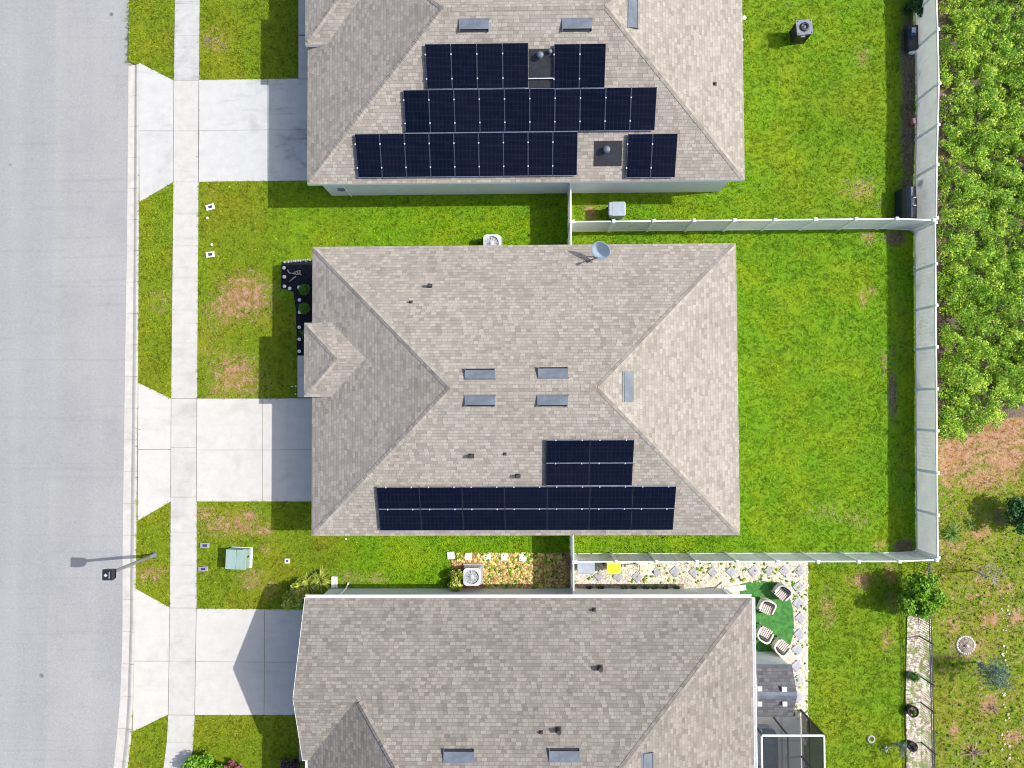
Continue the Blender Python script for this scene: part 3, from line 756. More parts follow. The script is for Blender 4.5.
# ------------------------------------------------------------------ solar panels
ORD = ['first','second','third','fourth','fifth','sixth','seventh','eighth','ninth','tenth','eleventh','twelfth','thirteenth','fourteenth']
def make_panel(w, l, vertical):
    root = thing('solar_panel', 'x', 'solar panel'); root['len'] = l
    b = MB(); t = .013
    for sx in (-1, 1): b.box((sx*(w/2-t/2), 0, 0), (t, l, .04))
    for s_ in (-1, 1): b.box((0, s_*(l/2-t/2), 0), (w-2*t, t, .04))
    fo = b.build('frame', 'alu', root); fo.data.materials.append(M['alu_dim' if vertical else 'dark'])
    for i_ in range(12): fo.data.polygons[i_].material_index = 1
    MB().box((0, 0, .006), (w-2*t, l-2*t, .02)).build('cell_sheet', 'cells', root)
    cl = MB().box((0, 0, 0), (.05, .055, .024))
    if vertical: pos = [(-w/2, .27*l, .03), (-w/2, -.27*l, .03)]
    else: pos = [(-.28*w, l/2, .03), (.32*w, l/2, .03)]
    c0 = cl.build('clamp', 'clamp', root, pos[0]); c1 = c0.copy(); COL.objects.link(c1); c1.location = pos[1]
    return root
def lay(h, proto, first, pxs, ytop, ybot, rows, cols, w, l, label, group, gapx=.004, gapy=.016):
    """a block of panels laid on the south slope; pxs = left picture edge at mid height"""
    n = Vector((0, -SL, 1)).normalized(); lift = .13
    a = onroof(h, 'S', pxs, (ytop+ybot)/2, lift); t_ = onroof(h, 'S', pxs, ytop, lift); bo = onroof(h, 'S', pxs, ybot, lift)
    v = Vector((0, math.cos(AN), math.sin(AN)))
    cen = (t_+bo)/2; total = rows*l+(rows-1)*gapy
    for rI in range(rows):
        for cI in range(cols):
            pos = Vector((a.x+w/2+cI*(w+gapx), cen.y, cen.z))+v*(total/2-l/2-rI*(l+gapy))
            lb = label(rI, cI); sc = (1, l/proto['len'], 1)
            if first[0]:
                proto.location = pos; proto.rotation_euler = ROT['S']; tag(proto, lb, group=group); first[0] = False; proto.scale = sc
            else: dup(proto, pos, ROT['S'], lb, group).scale = sc
# middle roof: landscape panels
def wid(h, y, x0, x1): return onroof(h, 'S', x1, y, .13).x-onroof(h, 'S', x0, y, .13).x
def lenv(h, x, y0, y1): return (onroof(h, 'S', x, y0, .13)-onroof(h, 'S', x, y1, .13)).length
pw = (wid(mid, 508, 378.5, 674.5)-6*.004)/7; pl = (lenv(mid, 520, 487, 530.5)-.016)/2
print('mid panel', pw, pl, lenv(mid, 590, 440, 485.5), wid(mid, 462, 546, 633.5))
pm_ = make_panel(pw, pl, False); fst = [True]
lay(mid, pm_, fst, 378.5, 487, 530.5, 2, 7, pw, pl, lambda r_, c: '%s panel from left, %s row of the long solar block, middle roof' % (ORD[c], ('upper', 'lower')[r_]), 'solar panels on the middle roof')
lay(mid, pm_, fst, 546, 440, 485.5, 2, 2, pw, (lenv(mid, 590, 440, 485.5)-.016)/2, lambda r_, c: '%s %s solar panel of the small four-panel block on the middle roof' % (('upper', 'lower')[r_], ('left', 'right')[c]), 'solar panels on the middle roof')
# northern roof: portrait panels
nw = (wid(nor, 112, 404.5, 655.5)-9*.009)/10; nl = lenv(nor, 500, 90.5, 132.5)
print('nor panel', nw, nl, lenv(nor, 500, 44, 88.5), lenv(nor, 500, 134, 177.5), wid(nor,156,356,578)/9, wid(nor,67,426,528)/4)
pn = make_panel(nw, nl, True); fst = [True]; grp = 'solar panels on the northern roof'
lbn = lambda row, off: (lambda r_, c: '%s panel from left in the %s solar row, northern roof' % (ORD[c+off], row))
n1, n3 = lenv(nor, 500, 44, 89.3), lenv(nor, 500, 133.9, 177.8); nl = lenv(nor, 500, 90, 133.2)
lay(nor, pn, fst, 426, 44, 89.3, 1, 4, nw, n1, lbn('top', 0), grp, .009)
lay(nor, pn, fst, 554, 44, 89.3, 1, 2, nw, n1, lbn('top', 4), grp, .009)
lay(nor, pn, fst, 404.5, 90, 133.2, 1, 10, nw, nl, lbn('middle', 0), grp, .009)
lay(nor, pn, fst, 356.5, 133.9, 177.8, 1, 9, nw, n3, lbn('bottom', 0), grp, .009)
lay(nor, pn, fst, 627, 133.9, 177.8, 1, 2, nw, n3, lbn('bottom', 9), grp, .009)
# dark flashing sheets with vent hoods in the gaps, part of the northern roof
def flashing(px0, py0, px1, py1, rail):
    a, c = onroof(nor, 'S', px0, py0, .012), onroof(nor, 'S', px1, py1, .012)
    cen = (a+c)/2-nor['base']; w = c.x-a.x; l = (a-Vector((a.x, c.y, c.z))).length
    b = MB().box((0, 0, 0), (w, l, .02))
    b.build('flashing', 'dark', nor['roof'], cen, ROT['S'])
    if rail: MB().box((0, -l*.25, .1), (w+.1, .04, .03)).build('rail', 'clamp', nor['roof'], cen, ROT['S'])
flashing(529, 49, 553, 88, True); flashing(594.5, 141, 621.5, 166, False)
def hood(px, py, s=1.0):
    b = MB(); b.tube([(0,0,-.05),(0,0,.22*s)], .07*s, 12); b.lathe([(0,.3*s),(.1*s,.28*s),(.13*s,.22*s),(.12*s,.16*s)], 14)
    b.build('vent_hood', 'galv', nor['roof'], onroof(nor, 'S', px, py)-nor['base'])
hood(540, 57.5, 1.1); hood(606, 151.5, 1.2); hood(550, 53, .7)

# ------------------------------------------------------------------ vinyl fences
def vinyl(label, pts, bay=1.83, h=1.83, group='white vinyl fences'):
    pts = [Vector((p[0], p[1])) for p in pts]
    base = Vector((pts[0].x, pts[0].y, 0)); root = thing('vinyl_fence', label, 'fence', base, group=None)
    stops = []
    for a, c in zip(pts[:-1], pts[1:]):
        n = max(1, round((c-a).length/bay))
        for i in range(n): stops.append(a.lerp(c, i/n))
    stops.append(pts[-1])
    for s_ in stops:
        b = MB(); z = gzf(s_.x)
        b.box((0, 0, z+(h+.02)/2-.05), (.112, .112, h+.12))
        b.box((0, 0, z+h+.045), (.125, .125, .03)); b.add([(-.07,-.07,z+h+.06),(.07,-.07,z+h+.06),(.07,.07,z+h+.06),(-.07,.07,z+h+.06),(0,0,z+h+.11)], [(0,1,4),(1,2,4),(2,3,4),(3,0,4)])
        b.build('post', 'vinyl', root, (s_.x-base.x, s_.y-base.y, 0))
    for a, c in zip(stops[:-1], stops[1:]):
        d = c-a; L = d.length; d.normalize(); n = 11; ang = math.atan2(d.y, d.x); b = MB()
        for i in range(n):
            t0 = .054+(L-.108)*(i+.5)/n; p = a+d*t0; z = gzf(p.x); lean = random.uniform(-.004, .004)
            nn = Vector((-d.y, d.x))*lean
            b.box((p.x-base.x+nn.x, p.y-base.y+nn.y, z+.05+(h-.1)/2), ((L-.108)/n-.0015, .022, h-.12), rz=ang)
        b.build('panel', 'vinyl_panel', root)
        for zz, nm in ((h-.045, 'rail'), (.1, 'rail')):
            MB().beam((a.x+d.x*.062-base.x, a.y+d.y*.062-base.y, gzf(a.x)+zz), (c.x-d.x*.062-base.x, c.y-d.y*.062-base.y, gzf(c.x)+zz), .05, .09).build(nm, 'vinyl', root)
    return root
fx = 18.56
def top(px, py, z): return P(px, py, z)
yN = (P(600,230).y+P(850,230.5).y)/2; yS = (P(600,554).y+P(850,552).y)/2
print('fence lines', yN, yS, G(916,300).x)
xg_ = P(571, 215, 1.83).x
gx = lambda px, py: (G(px, py).x, G(px, py).y)
NB0 = [(gx(914.3, 15)[0], 26), gx(914.3, 15), gx(915.5, 50), gx(916.6, 101), gx(915.6, 140), gx(914.6, 178), (gx(914, 226)[0], yN+.08)]
fA, fB = gx(914.3, 238)[0], gx(916.3, 548)[0]; fx = (fA+fB)/2; print('fence', fA, fB)
vinyl('tall white vinyl back fence along the northern yard, slightly bowed beside the thicket', NB0)
vinyl('tall white vinyl back fence closing the middle backyard, straight and shadowed at its foot', [(fA, yN-.09), (fB, yS+.09)], h=1.74)
vinyl('white vinyl side fence between the northern yard and the middle backyard', [(xg_+.1, yN), (fA-.13, yN)])
vinyl('white vinyl side fence between the middle backyard and the southern gravel yard', [(xg_+.1, yS), (fB-.13, yS)])
vinyl('short white cross fence joining the northern house to the middle house', [(xg_, nor['y0']+.3), (xg_, yN), (xg_, mid['y1']-.3)], bay=1.6)
vinyl('short white cross fence joining the middle house to the southern house', [(xg_, mid['y0']+.3), (xg_, yS), (xg_, sou['y1']-.28)], bay=1.5)

# black picket fence
bx = G(918.5, 680).x
def picket_fence():
    ya, yb = yS-.25, P(0, 830).y; base = Vector((bx, ya, -.3))
    root = thing('picket_fence', 'low black metal picket fence along the gravel strip behind the southern lawn', 'fence', base)
    py_ = [G(918.5, y).y for y in (595, 635, 675, 701, 741, 781, 821)]
    for y in py_: MB().box((0, y-ya, .63), (.055, .055, 1.28)).box((0, y-ya, 1.29), (.075, .075, .03)).build('post', 'dark', root)
    st = [ya]+py_
    for a, c in zip(st[:-1], st[1:]):
        for z in (.12, 1.02, 1.18): MB().box((0, (a+c)/2-ya, z), (.035, abs(c-a)-.056, .035)).build('rail', 'dark', root)
        b = MB(); n = max(2, int(abs(c-a)/.105))
        for i in range(1, n): b.box((0, a+(c-a)*i/n-ya, .64), (.018, .018, 1.12))
        b.build('pickets', 'dark', root)
picket_fence()

# ------------------------------------------------------------------ street lamp
def street_lamp():
    b0 = P(154.5, 555, 0); t = P(107.5, 575, 3.85)
    root = thing('street_lamp', 'dark street lamp with a square black head leaning out beside the kerb', 'street lamp', b0)
    h = 3.62; tip = Vector((t.x-b0.x, t.y-b0.y, 0))
    MB().lathe([(0,0),(.15,0),(.15,.06),(.09,.12),(.085,.5),(.055,.55)], 16).build('base', 'pole', root)
    MB().tube([(0,0,.5),(0,0,h-.35),(tip.x*.55, tip.y*.55, h-.05)], [.08,.065,.05], 12).build('pole', 'pole', root)
    c = Vector((tip.x, tip.y, 0))
    hd = MB()
    hd.box((c.x, c.y, h+.12), (.46, .46, .22), taper=.9)
    hd.add([(c.x-.2,c.y-.2,h-.05),(c.x+.2,c.y-.2,h-.05),(c.x+.2,c.y+.2,h-.05),(c.x-.2,c.y+.2,h-.05),(c.x-.06,c.y-.06,h-.3),(c.x+.06,c.y-.06,h-.3),(c.x+.06,c.y+.06,h-.3),(c.x-.06,c.y+.06,h-.3)], [(0,1,5,4),(1,2,6,5),(2,3,7,6),(3,0,4,7),(4,5,6,7)])
    ho = hd.build('lamp_head', 'dark', root, bevel=.02)
    z = h+.234
    MB().prism([(c.x-.15,c.y-.02),(c.x-.08,c.y-.09),(c.x-.0,c.y-.02),(c.x-.08,c.y+.06)], z-.003, z+.006).box((c.x+.07, c.y-.01, z), (.02, .3, .012)).build('emblem', 'clamp', ho)
street_lamp()

# ------------------------------------------------------------------ small utilities on the lawns
def lidbox(label, px, py, mat, inner, rz=0, dx=.40, dy=.26, name='meter_box', cat='meter box', group=None):
    p = P(px, py, .05); r = thing(name, label, cat, (p.x, p.y, 0), (0,0,rz), group)
    MB().box((0,0,.03), (dx,dy,.07)).build('rim', mat, r, bevel=.012)
    MB().box((.02,0,.068), (dx*.45,dy*.5,.014)).build('lid', inner, r)
lidbox('white meter box with a navy lid in the lawn of the northern house', 210, 207, 'lid', 'navy', .25)
lidbox('white meter box with a navy lid in the lawn of the middle house', 210, 254.5, 'lid', 'navy', .1)
lidbox('grey junction box with a dark lid by the sidewalk, above its twin', 204.5, 545.5, 'lid_violet', 'navy', 0, .44, .24, 'junction_box', 'utility box')
lidbox('grey junction box with a dark lid by the sidewalk, below its twin', 203, 569, 'lid_violet', 'navy', .05, .44, .22, 'junction_box', 'utility box')
lidbox('small square white cleanout cap with a dark centre between lawn and southern house', 287, 561, 'lid', 'navy', 0, .22, .22, 'cleanout_cap', 'cap')
def cap(label, px, py, r_=.06):
    p = P(px, py, .03); b = MB().lathe([(0,.05),(r_*.8,.05),(r_,.03),(r_,0)], 14).build('cleanout_cap', 'lid', None, (p.x, p.y, 0)); tag(b, label, 'cap')
cap('small round white cap in the grass under the northern meter box', 207, 218)
cap('small round white cap in the grass above the middle meter box', 211.5, 244.5)
cap('small round white cap on the grass beside the middle house, below its south eave', 346, 539, .05)
def transformer():
    p = P(236.5, 560, .0); p = Vector((P(235.8,559.5,.66).x, P(235.8,559.5,.66).y, 0))
    r = thing('transformer', 'pale green metal transformer cabinet on the lawn beside the sidewalk', 'transformer', p, (0,0,R(-2.5)))
    MB().box((.03,-.02,.03), (1.0,.94,.07)).build('pad', 'lid', r, bevel=.015)
    MB().box((0,0,.35), (.92,.86,.58)).build('body', 'green_box', r, bevel=.015)
    MB().box((-.23,0,.665), (.47,.9,.05)).box((.25,0,.663), (.46,.9,.045)).build('lid', 'green_box', r, bevel=.012)
    MB().box((.47,.1,.4), (.03,.08,.16)).build('handle', 'dark', r)
    MB().box((.35,.44,.55), (.12,.02,.1)).build('sticker', 'lid', r)
transformer()
def ac(label, px, py, s=.80, h=.74, mat='ac', name='air_conditioner', cat='air conditioner'):
    p = P(px, py, h); r = thing(name, label, cat, (p.x, p.y, gzf(p.x)))
    MB().box((0,0,.04), (s+.1,s+.1,.08)).build('pad', 'stone', r)
    b = MB()
    for k in range(9): b.box((0,0,.13+k*(h-.25)/9), (s-.03,s-.03,(h-.25)/9-.025))
    b.box((0,0,h/2), (s-.09,s-.09,h-.16))
    b.build('casing', 'ac_side', r)
    t = MB(); n = 32; ro = s*.41; sq = []
    for k in range(n):
        a = 2*math.pi*k/n; ca, sa = math.cos(a), math.sin(a); m = max(abs(ca), abs(sa)); e = s/2/m; e = min(e, s*.62)
        sq.append((ca*e, sa*e))
    vs = [(x,y,h) for x,y in sq]+[(ro*math.cos(2*math.pi*k/n), ro*math.sin(2*math.pi*k/n), h+.02) for k in range(n)]+[(x,y,h-.1) for x,y in sq]+[(ro*math.cos(2*math.pi*k/n), ro*math.sin(2*math.pi*k/n), h-.1) for k in range(n)]
    fs = []
    for k in range(n):
        j = (k+1) % n; fs += [(k,j,n+j,n+k), (2*n+k,2*n+j,j,k), (n+k,n+j,3*n+j,3*n+k)]
    t.add(vs, fs); t.build('top_panel', mat, r)
    MB().lathe([(0,0),(s*.42,0)], 24, (0,0,h-.11)).build('fan_well', 'dark', r)
    f = MB()
    for k in range(5):
        a = 2*math.pi*k/5; f.add([(.07*math.cos(a-.2),.07*math.sin(a-.2),h-.07),(.34*s/.86*math.cos(a-.1),.34*s/.86*math.sin(a-.1),h-.09),(.34*s/.86*math.cos(a+.55),.34*s/.86*math.sin(a+.55),h-.05),(.07*math.cos(a+.6),.07*math.sin(a+.6),h-.04)], [(0,1,2,3)])
    f.build('fan', 'grey_plastic', r)
    g = MB()
    for q_ in (.4,.31,.22,.13):
        g.tube([(s*q_*math.cos(t_*math.pi/12), s*q_*math.sin(t_*math.pi/12), h+.025) for t_ in range(25)], .006, 5)
    for k in range(12):
        a = math.pi*k/6; g.beam((0,0,h+.025), (ro*math.cos(a), ro*math.sin(a), h+.025), .011, .009)
    g.lathe([(0,.035),(.09,.03),(.1,.01)], 16, (0,0,h+.01)); g.build('fan_grille', mat, r)
    return r
ac('white air conditioner with a round fan beside the southern house wall', 472, 577)
ac('white air conditioner half hidden under the north eave of the middle house', 492, 243, .80, .74)

def grill():
    p = P(804.5, 27, 1.0); r = thing('grill', 'square silver-topped grill with a black ring standing alone on the northern back lawn', 'grill', (p.x, p.y, 0), (0,0,.1))
    b = MB()
    b.box((0,0,.5), (.6,.56,.86)); b.build('cabinet', 'dark', r, bevel=.02)
    for sx in (-1,1):
        for sy_ in (-1,1): MB().box((sx*.3,sy_*.28,.5), (.05,.05,1.0)).build('leg', 'dark', r)
    MB().box((0,0,.975), (.74,.7,.05)).build('top_plate', 'ac_grey', r, bevel=.015)
    MB().lathe([(.1,1.0),(.11,1.06),(.2,1.06),(.22,1.0)], 24).build('ring', 'dark', r)
    MB().lathe([(0,1.03),(.08,1.02),(.09,1.0)], 16).build('burner_cap', 'galv', r)
    MB().box((-.08,-.36,.9), (.2,.12,.04)).box((.06,-.24,1.004), (.14,.14,.02)).build('side_shelf', 'ac_grey', r)
grill()

# bins
def bin_(label, px, py, mat, lidmat, rz=0, dx=.62, dy=.74, h=1.05, seam=True):
    p = P(px, py, h); r = thing('trash_bin', label, 'bin', (p.x, p.y, 0), (0,0,rz), 'wheeled bins')
    MB().box((0,0,.52), (dx-.08,dy-.1,.92), taper=.82).build('body', mat, r, bevel=.03)
    l = MB().box((0,-.03,h-.05), (dx,dy*.72,.07)).box((0,dy*.37,h-.055), (dx-.04,dy*.22,.06))
    l.build('lid', lidmat, r, bevel=.025)
    MB().tube([(-dx*.4,dy*.5,h-.1),(dx*.4,dy*.5,h-.1)], .022, 8).build('handle', mat, r)
    for sx in (-1,1):
        MB().lathe([(0,-.03),(.12,-.03),(.13,0),(.12,.03),(0,.03)], 16).build('wheel', 'black', r, (sx*dx*.42,dy*.38,.13), (0,math.pi/2,0))
bin_('grey wheeled bin standing north of the side fence, under the northern eave', 618, 208.5, 'grey_plastic', 'grey_plastic', math.pi/2, .66, .84)
bin_('grey-blue wheeled bin in the gravel south of the white fence', 586, 567, 'grey_plastic', 'grey_plastic', 0, .78, .80)
bin_('dark wheeled bin with a bright yellow lid in the gravel', 613.7, 567, 'grey_plastic', 'yellow', 0, .62, .78)

def dish():
    b0 = onroof(mid, 'N', 597, 256.5); r = thing('satellite_dish', 'pale blue satellite dish on a dark arm above the north eave of the middle roof', 'satellite dish', b0)
    c = P(601, 249.5, b0.z+.75)-b0
    MB().box((0,0,.02), (.22,.22,.02), rot=Euler(ROT['N']).to_matrix()).build('foot', 'dark', r)
    MB().tube([(0,0,0),(.02,.03,.4),(c.x,c.y,c.z-.06)], .03, 10).build('mast', 'dish', r)
    ax = Vector((-.34, -.60, .62)).normalized(); qd = Vector((0,0,1)).rotation_difference(ax)
    d = MB(); prof = [(0,0),(.1,.008),(.2,.032),(.3,.074),(.42,.14),(.43,.135),(.3,.06),(.2,.018),(.1,-.008),(0,-.014)]
    d.lathe(prof, 32); o = d.build('reflector', 'dish', r, c-ax*.05); o.rotation_euler = qd.to_euler()
    e = P(588.5, 261, b0.z+.55)-b0
    MB().tube([c+Vector((-.10,-.28,-.26)), e], .026, 8).build('feed_arm', 'dark', r)
    MB().box(e, (.2,.09,.1), rz=.5).build('receiver', 'dark', r, bevel=.02)
dish()

# ------------------------------------------------------------------ southern yard: stones, chairs, shed, enclosure
def stone(label, px, py, rz, mat, s, group, name='stepping_stone'):
    p = P(px, py, .04); a, b, j = s*random.uniform(.94, 1.05), s*random.uniform(.94, 1.05), random.uniform(-.12, .12)
    o = MB().box((0,0,.02), (a,b,.05)).build(name, mat, None, (p.x, p.y, .01), (0,0,rz+j), bevel=.012)
    tag(o, label, 'paving stone', group)
row = [(599,576),(618,576.5),(637,577),(656.5,572),(675,571.5),(694,572),(712.7,572),(731.5,571.5),(753.5,571),(769,571),(784.3,571),(799.8,571)]
for i, (x, y) in enumerate(row): stone('%s diamond-laid grey stepping stone from the left along the foot of the white fence' % ORD[i], x, y, R(45), 'stone', .37, 'grey stepping stones in the gravel')
colm = [(798.3,587),(798.3,603),(800.5,618),(799.5,634),(797.3,649.5),(796.8,666),(797.3,681),(797.5,697)]
for i, (x, y) in enumerate(colm): stone('%s diamond-laid grey stepping stone from the top in the gravel path beside the turf' % ORD[i], x, y, R(45), 'stone', .40, 'grey stepping stones in the gravel')
for i, (x, y) in enumerate([(450.8,555.5),(468.5,556.5),(487,556.5),(504,557),(522.5,557.5)]):
    stone('%s small white paver from the left at the lawn edge above the white air conditioner' % ORD[i], x, y, .05, 'paver_white', .33, 'white pavers at the bed edge', 'paver')
stone('large pale pink slab in the gravel beside the yellow-lidded bin', 647, 569, 0, 'slab', .62, None, 'paving_slab')
p = P(637, 566, .5); tag(MB().box((0,0,.45), (.05,.05,.9)).box((0,0,.91), (.07,.07,.03)).build('garden_stake', 'white', None, (p.x,p.y,0)), 'thin white stake standing in the gravel right of the yellow-lidded bin', 'stake')
def splash(label, px, py, rz, dx, dy):
    p = P(px, py, .05); b = MB(); b.box((0,0,.03), (dx,dy,.05)); b.box((-dx/2+.02,0,.07), (.04,dy,.06)); b.box((dx/2-.02,0,.07), (.04,dy,.06))
    tag(b.build('splash_block', 'lid', None, (p.x,p.y,0), (0,0,rz)), label, 'splash block')
splash('upright white splash block at the left downspout of the southern house', 334.5, 582, 0, .27, .5)
splash('long white splash block at the right downspout of the southern house', 735, 588.5, R(97), .24, 1.0)

def make_chair():
    r = thing('garden_chair', 'x', 'chair')
    def arc(rad, z0, z1, th, a0, a1, n=18, sq=.75):
        b = MB(); vs = []; fs = []
        for k in range(n+1):
            a = a0+(a1-a0)*k/n; ca, sa = math.cos(a), math.sin(a)
            e = (abs(ca)**3.2+abs(sa)**3.2)**(-1/3.2)
            back = max(0, sa); zt = z1(back)
            for rr, z in ((rad, z0), (rad, zt), (rad-th, zt), (rad-th, z0)): vs.append((ca*e*rr, sa*e*rr, z))
        for k in range(n):
            for i in range(4): fs.append((k*4+i, k*4+(i+1) % 4, k*4+4+(i+1) % 4, k*4+4+i))
        fs += [(0,1,2,3), tuple(n*4+i for i in (3,2,1,0))]
        return b.add(vs, fs)
    arc(.36, .22, lambda s_: .55+.2*s_**2, .07, -.55, math.pi+.55).build('backrest', 'wicker', r, bevel=.012)
    b = MB()
    for k in range(6): b.box((-.225+k*.09, -.03, .45), (.062, .5, .03))
    b.build('seat', 'wicker_dark', r)
    MB().box((0,-.02,.36), (.54,.54,.05)).build('seat_frame', 'trunk', r)
    MB().box((0,.2,.54), (.42,.09,.22), rot=Matrix.Rotation(-.25, 3, 'X')).build('shadow_bar', 'shadow_bar', r, bevel=.03)  # dark bar added in place of the shadow inside the backrest
    for sx in (-1,1):
        for sy_ in (-1,1): MB().box((sx*.25, sy_*.25, .18), (.06,.06,.36)).build('leg', 'wicker', r)
    return r
ch = make_chair(); cg = 'pale wicker chairs on the artificial turf'
spots = [(782.5,593,R(-42),'pale wicker garden chair nearest the stepping stones at the top of the turf patch'),
         (767,607.5,R(-24),'pale wicker garden chair second from the top on the turf patch'),
         (765,634,R(150),'pale wicker garden chair closest to the house gutter, third from the top'),
         (782,647,R(140),'pale wicker garden chair at the bottom of the turf patch by the shed')]
for i, (x, y, a, lb) in enumerate(spots):
    p = P(x, y, .5); loc = (p.x, p.y, .03)
    if i == 0: ch.location = loc; ch.rotation_euler = (0,0,a); tag(ch, lb, group=cg)
    else: dup(ch, loc, (0,0,a), lb, cg)

def shed():
    x0, x1 = 9.97, P(792,665,2.0).x; y1 = P(775,665,2.0).y; y0 = P(775,717,2.0).y; ym = (y0+y1)/2; zr = 2.0+.42*(y1-y0)/2
    base = Vector(((x0+x1)/2, ym, 0)); root = thing('shed', 'small dark-shingled garden shed with four white roof lights beside the southern house', 'shed', base)
    L = lambda x, y, z: (x-base.x, y-base.y, z)
    r = Roof(); r.plane([L(x0,y1,2),L(x1,y1,2),L(x1+.03,ym,zr),L(x0,ym,zr)]); r.plane([L(x0,y0,2),L(x1,y0,2),L(x1+.03,ym,zr),L(x0,ym,zr)])
    rf = r.b.build('roof', 'shingle_dark', root)
    fascia([(L(x0,y1,2), L(x1,y1,2)), (L(x1,y0,2), L(x0,y0,2)), (L(x1,y1,2), L(x1,ym,zr)), (L(x1,ym,zr), L(x1,y0,2))], rf, 'grey_plastic', .1)
    b = MB()
    b.box(L((x0+x1)/2, ym+.07, zr+.0), (x1-x0+.04,.17,.02), rot=Matrix.Rotation(-.39, 3, 'X')).box(L((x0+x1)/2, ym-.07, zr+.0), (x1-x0+.04,.17,.02), rot=Matrix.Rotation(.39, 3, 'X'))
    b.build('ridge_strip', 'galv', rf)
    n1 = Vector((0,.42,1)).normalized(); n0 = Vector((0,-.42,1)).normalized()
    for px, py, n, yy in ((759,688,n1,y1),(783.5,688.5,n1,y1),(759,703,n0,y0),(784,703,n0,y0)):
        p = PP(px, py, (0,yy,2.0), n)-base
        MB().box((0,0,.06), (.19,.19,.12)).build('roof_light', 'white', rf, p, bevel=.01)
    w = MB(); w.box(L((x0+x1)/2+.03, ym, .96), (x1-x0-.16, y1-y0-.2, 1.92)); zt = 1.92
    w.add([L(x0+.1,y1-.1,zt),L(x0+.1,ym,zr-.06),L(x0+.1,y0+.1,zt),L(x1-.07,y1-.1,zt),L(x1-.07,ym,zr-.06),L(x1-.07,y0+.1,zt)], [(0,1,2),(3,5,4)])
    w.build('wall', M['stucco'], root)
    MB().box(L(x1-.04, ym, .95), (.05,.9,1.75)).build('door', 'grey_plastic', root)
shed()
def enclosure():
    z = 2.55; x0 = 10.02; c = P(824,735.5,z); x1, y1 = c.x, c.y; y0 = -20.5
    base = Vector(((x0+x1)/2, (y0+y1)/2, 0)); root = thing('screen_enclosure', 'white framed patio screen enclosure with dark mesh at the southern house corner', 'screen enclosure', base)
    L = lambda x, y, zz: (x-base.x, y-base.y, zz); w = .07
    ys_ = [y1, y1-2.1, y1-4.2, y0]; xm_ = (x0+x1)/2-.2
    for y in ys_: MB().beam(L(x0,y,z), L(x1,y,z), w, w).build('beam', 'white', root)
    for x, m_ in ((x0,'ac'),(x1,'ac')): MB().beam(L(x,y1-w/2,z), L(x,y0+w/2,z), w*.98, w*.98).build('beam', m_, root)
    MB().beam(L(xm_,y1-w/2,z), L(xm_,y0+w/2,z), w*.7, w*.7).build('beam', 'dark', root)
    for y in ys_: MB().box(L(x1,y,z/2), (w*1.02,w*1.02,z)).build('post', 'dark', root)
    MB().box(L(x0+.02,y1,z/2), (w*.9,w*1.02,z)).build('post', 'dark', root); MB().box(L(xm_,y1,z/2), (w*.9,w*.9,z)).build('post', 'dark', root)
    for a, c_ in zip(ys_[:-1], ys_[1:]): MB().add([L(x1,a,.06),L(x1,c_,.06),L(x1,c_,z-.04),L(x1,a,z-.04)], [(0,1,2,3)]).build('screen', 'screen', root); MB().beam(L(x1,a-.05,.95), L(x1,c_+.05,.95), .05,.05).build('rail', 'dark', root)
    MB().add([L(x0,y1,z-.01),L(x1,y1,z-.01),L(x1,y0,z-.01),L(x0,y0,z-.01)], [(0,1,2,3)]).build('roof_screen', 'screen_roof', root)
enclosure()
p = P(766, 750, .5)
b = MB(); n = 28
pr = []
for k in range(n):
    a = 2*math.pi*k/n; ca, sa = math.cos(a), math.sin(a); e = (abs(ca)**5+abs(sa)**5)**(-.2); pr.append((.52*ca*e, 1.3*sa*e))
r = thing('hot_tub', 'dark slate rounded hot tub cover on the pale patio by the screen frame', 'hot tub', (P(766,755,.5).x, P(766,757,.5).y, .03))
MB().prism([(x*.96,y*.97) for x,y in pr], 0, .5).build('shell', 'grey_plastic', r); MB().prism(pr, .5, .58).build('cover', 'spa', r, bevel=.02)

# ------------------------------------------------------------------ things along the northern back fence
def covered_grill():
    z = gzf(17.9); a, c = P(915,184,1.0), P(914,218,1.0); p = (a+c)/2; L = (a-c).length-.05
    r = thing('covered_grill', 'long grill under a glossy blue-black cover against the northern back fence', 'covered grill', (p.x, p.y, z))
    vs = []; n = 12; prof = [(-.32,.0),(-.31,.75),(-.22,1.0),(-.08,1.08),(.08,1.08),(.22,1.0),(.31,.75),(.32,.0)]
    b = MB(); ysx = [(-L/2,.97),(-L/2+.06,1.0),(-L/6,1.0),(-L/6+.04,1.03),(L/6-.04,1.03),(L/6,1.0),(L/2-.06,1.0),(L/2,.97)]
    for y, s_ in ysx:
        for x, zz in prof: vs.append((x*s_, y, zz*s_+random.uniform(-.01,.01)))
    m = len(prof); fs = [(i*m+j, i*m+j+1, (i+1)*m+j+1, (i+1)*m+j) for i in range(len(ysx)-1) for j in range(m-1)]
    fs += [tuple(range(m)), tuple(len(vs)-m+i for i in reversed(range(m)))]
    b.add(vs, fs).build('cover', 'cover', r, bevel=.02)
    for s_ in (-1,1): MB().tube([(.0,s_*.18-.0,1.12),(.06,s_*.18,1.16),(.12,s_*.18,1.12)], .03, 8).build('handle', 'clamp', r)  # bright bars put in for the two glints on the glossy cover
covered_grill()
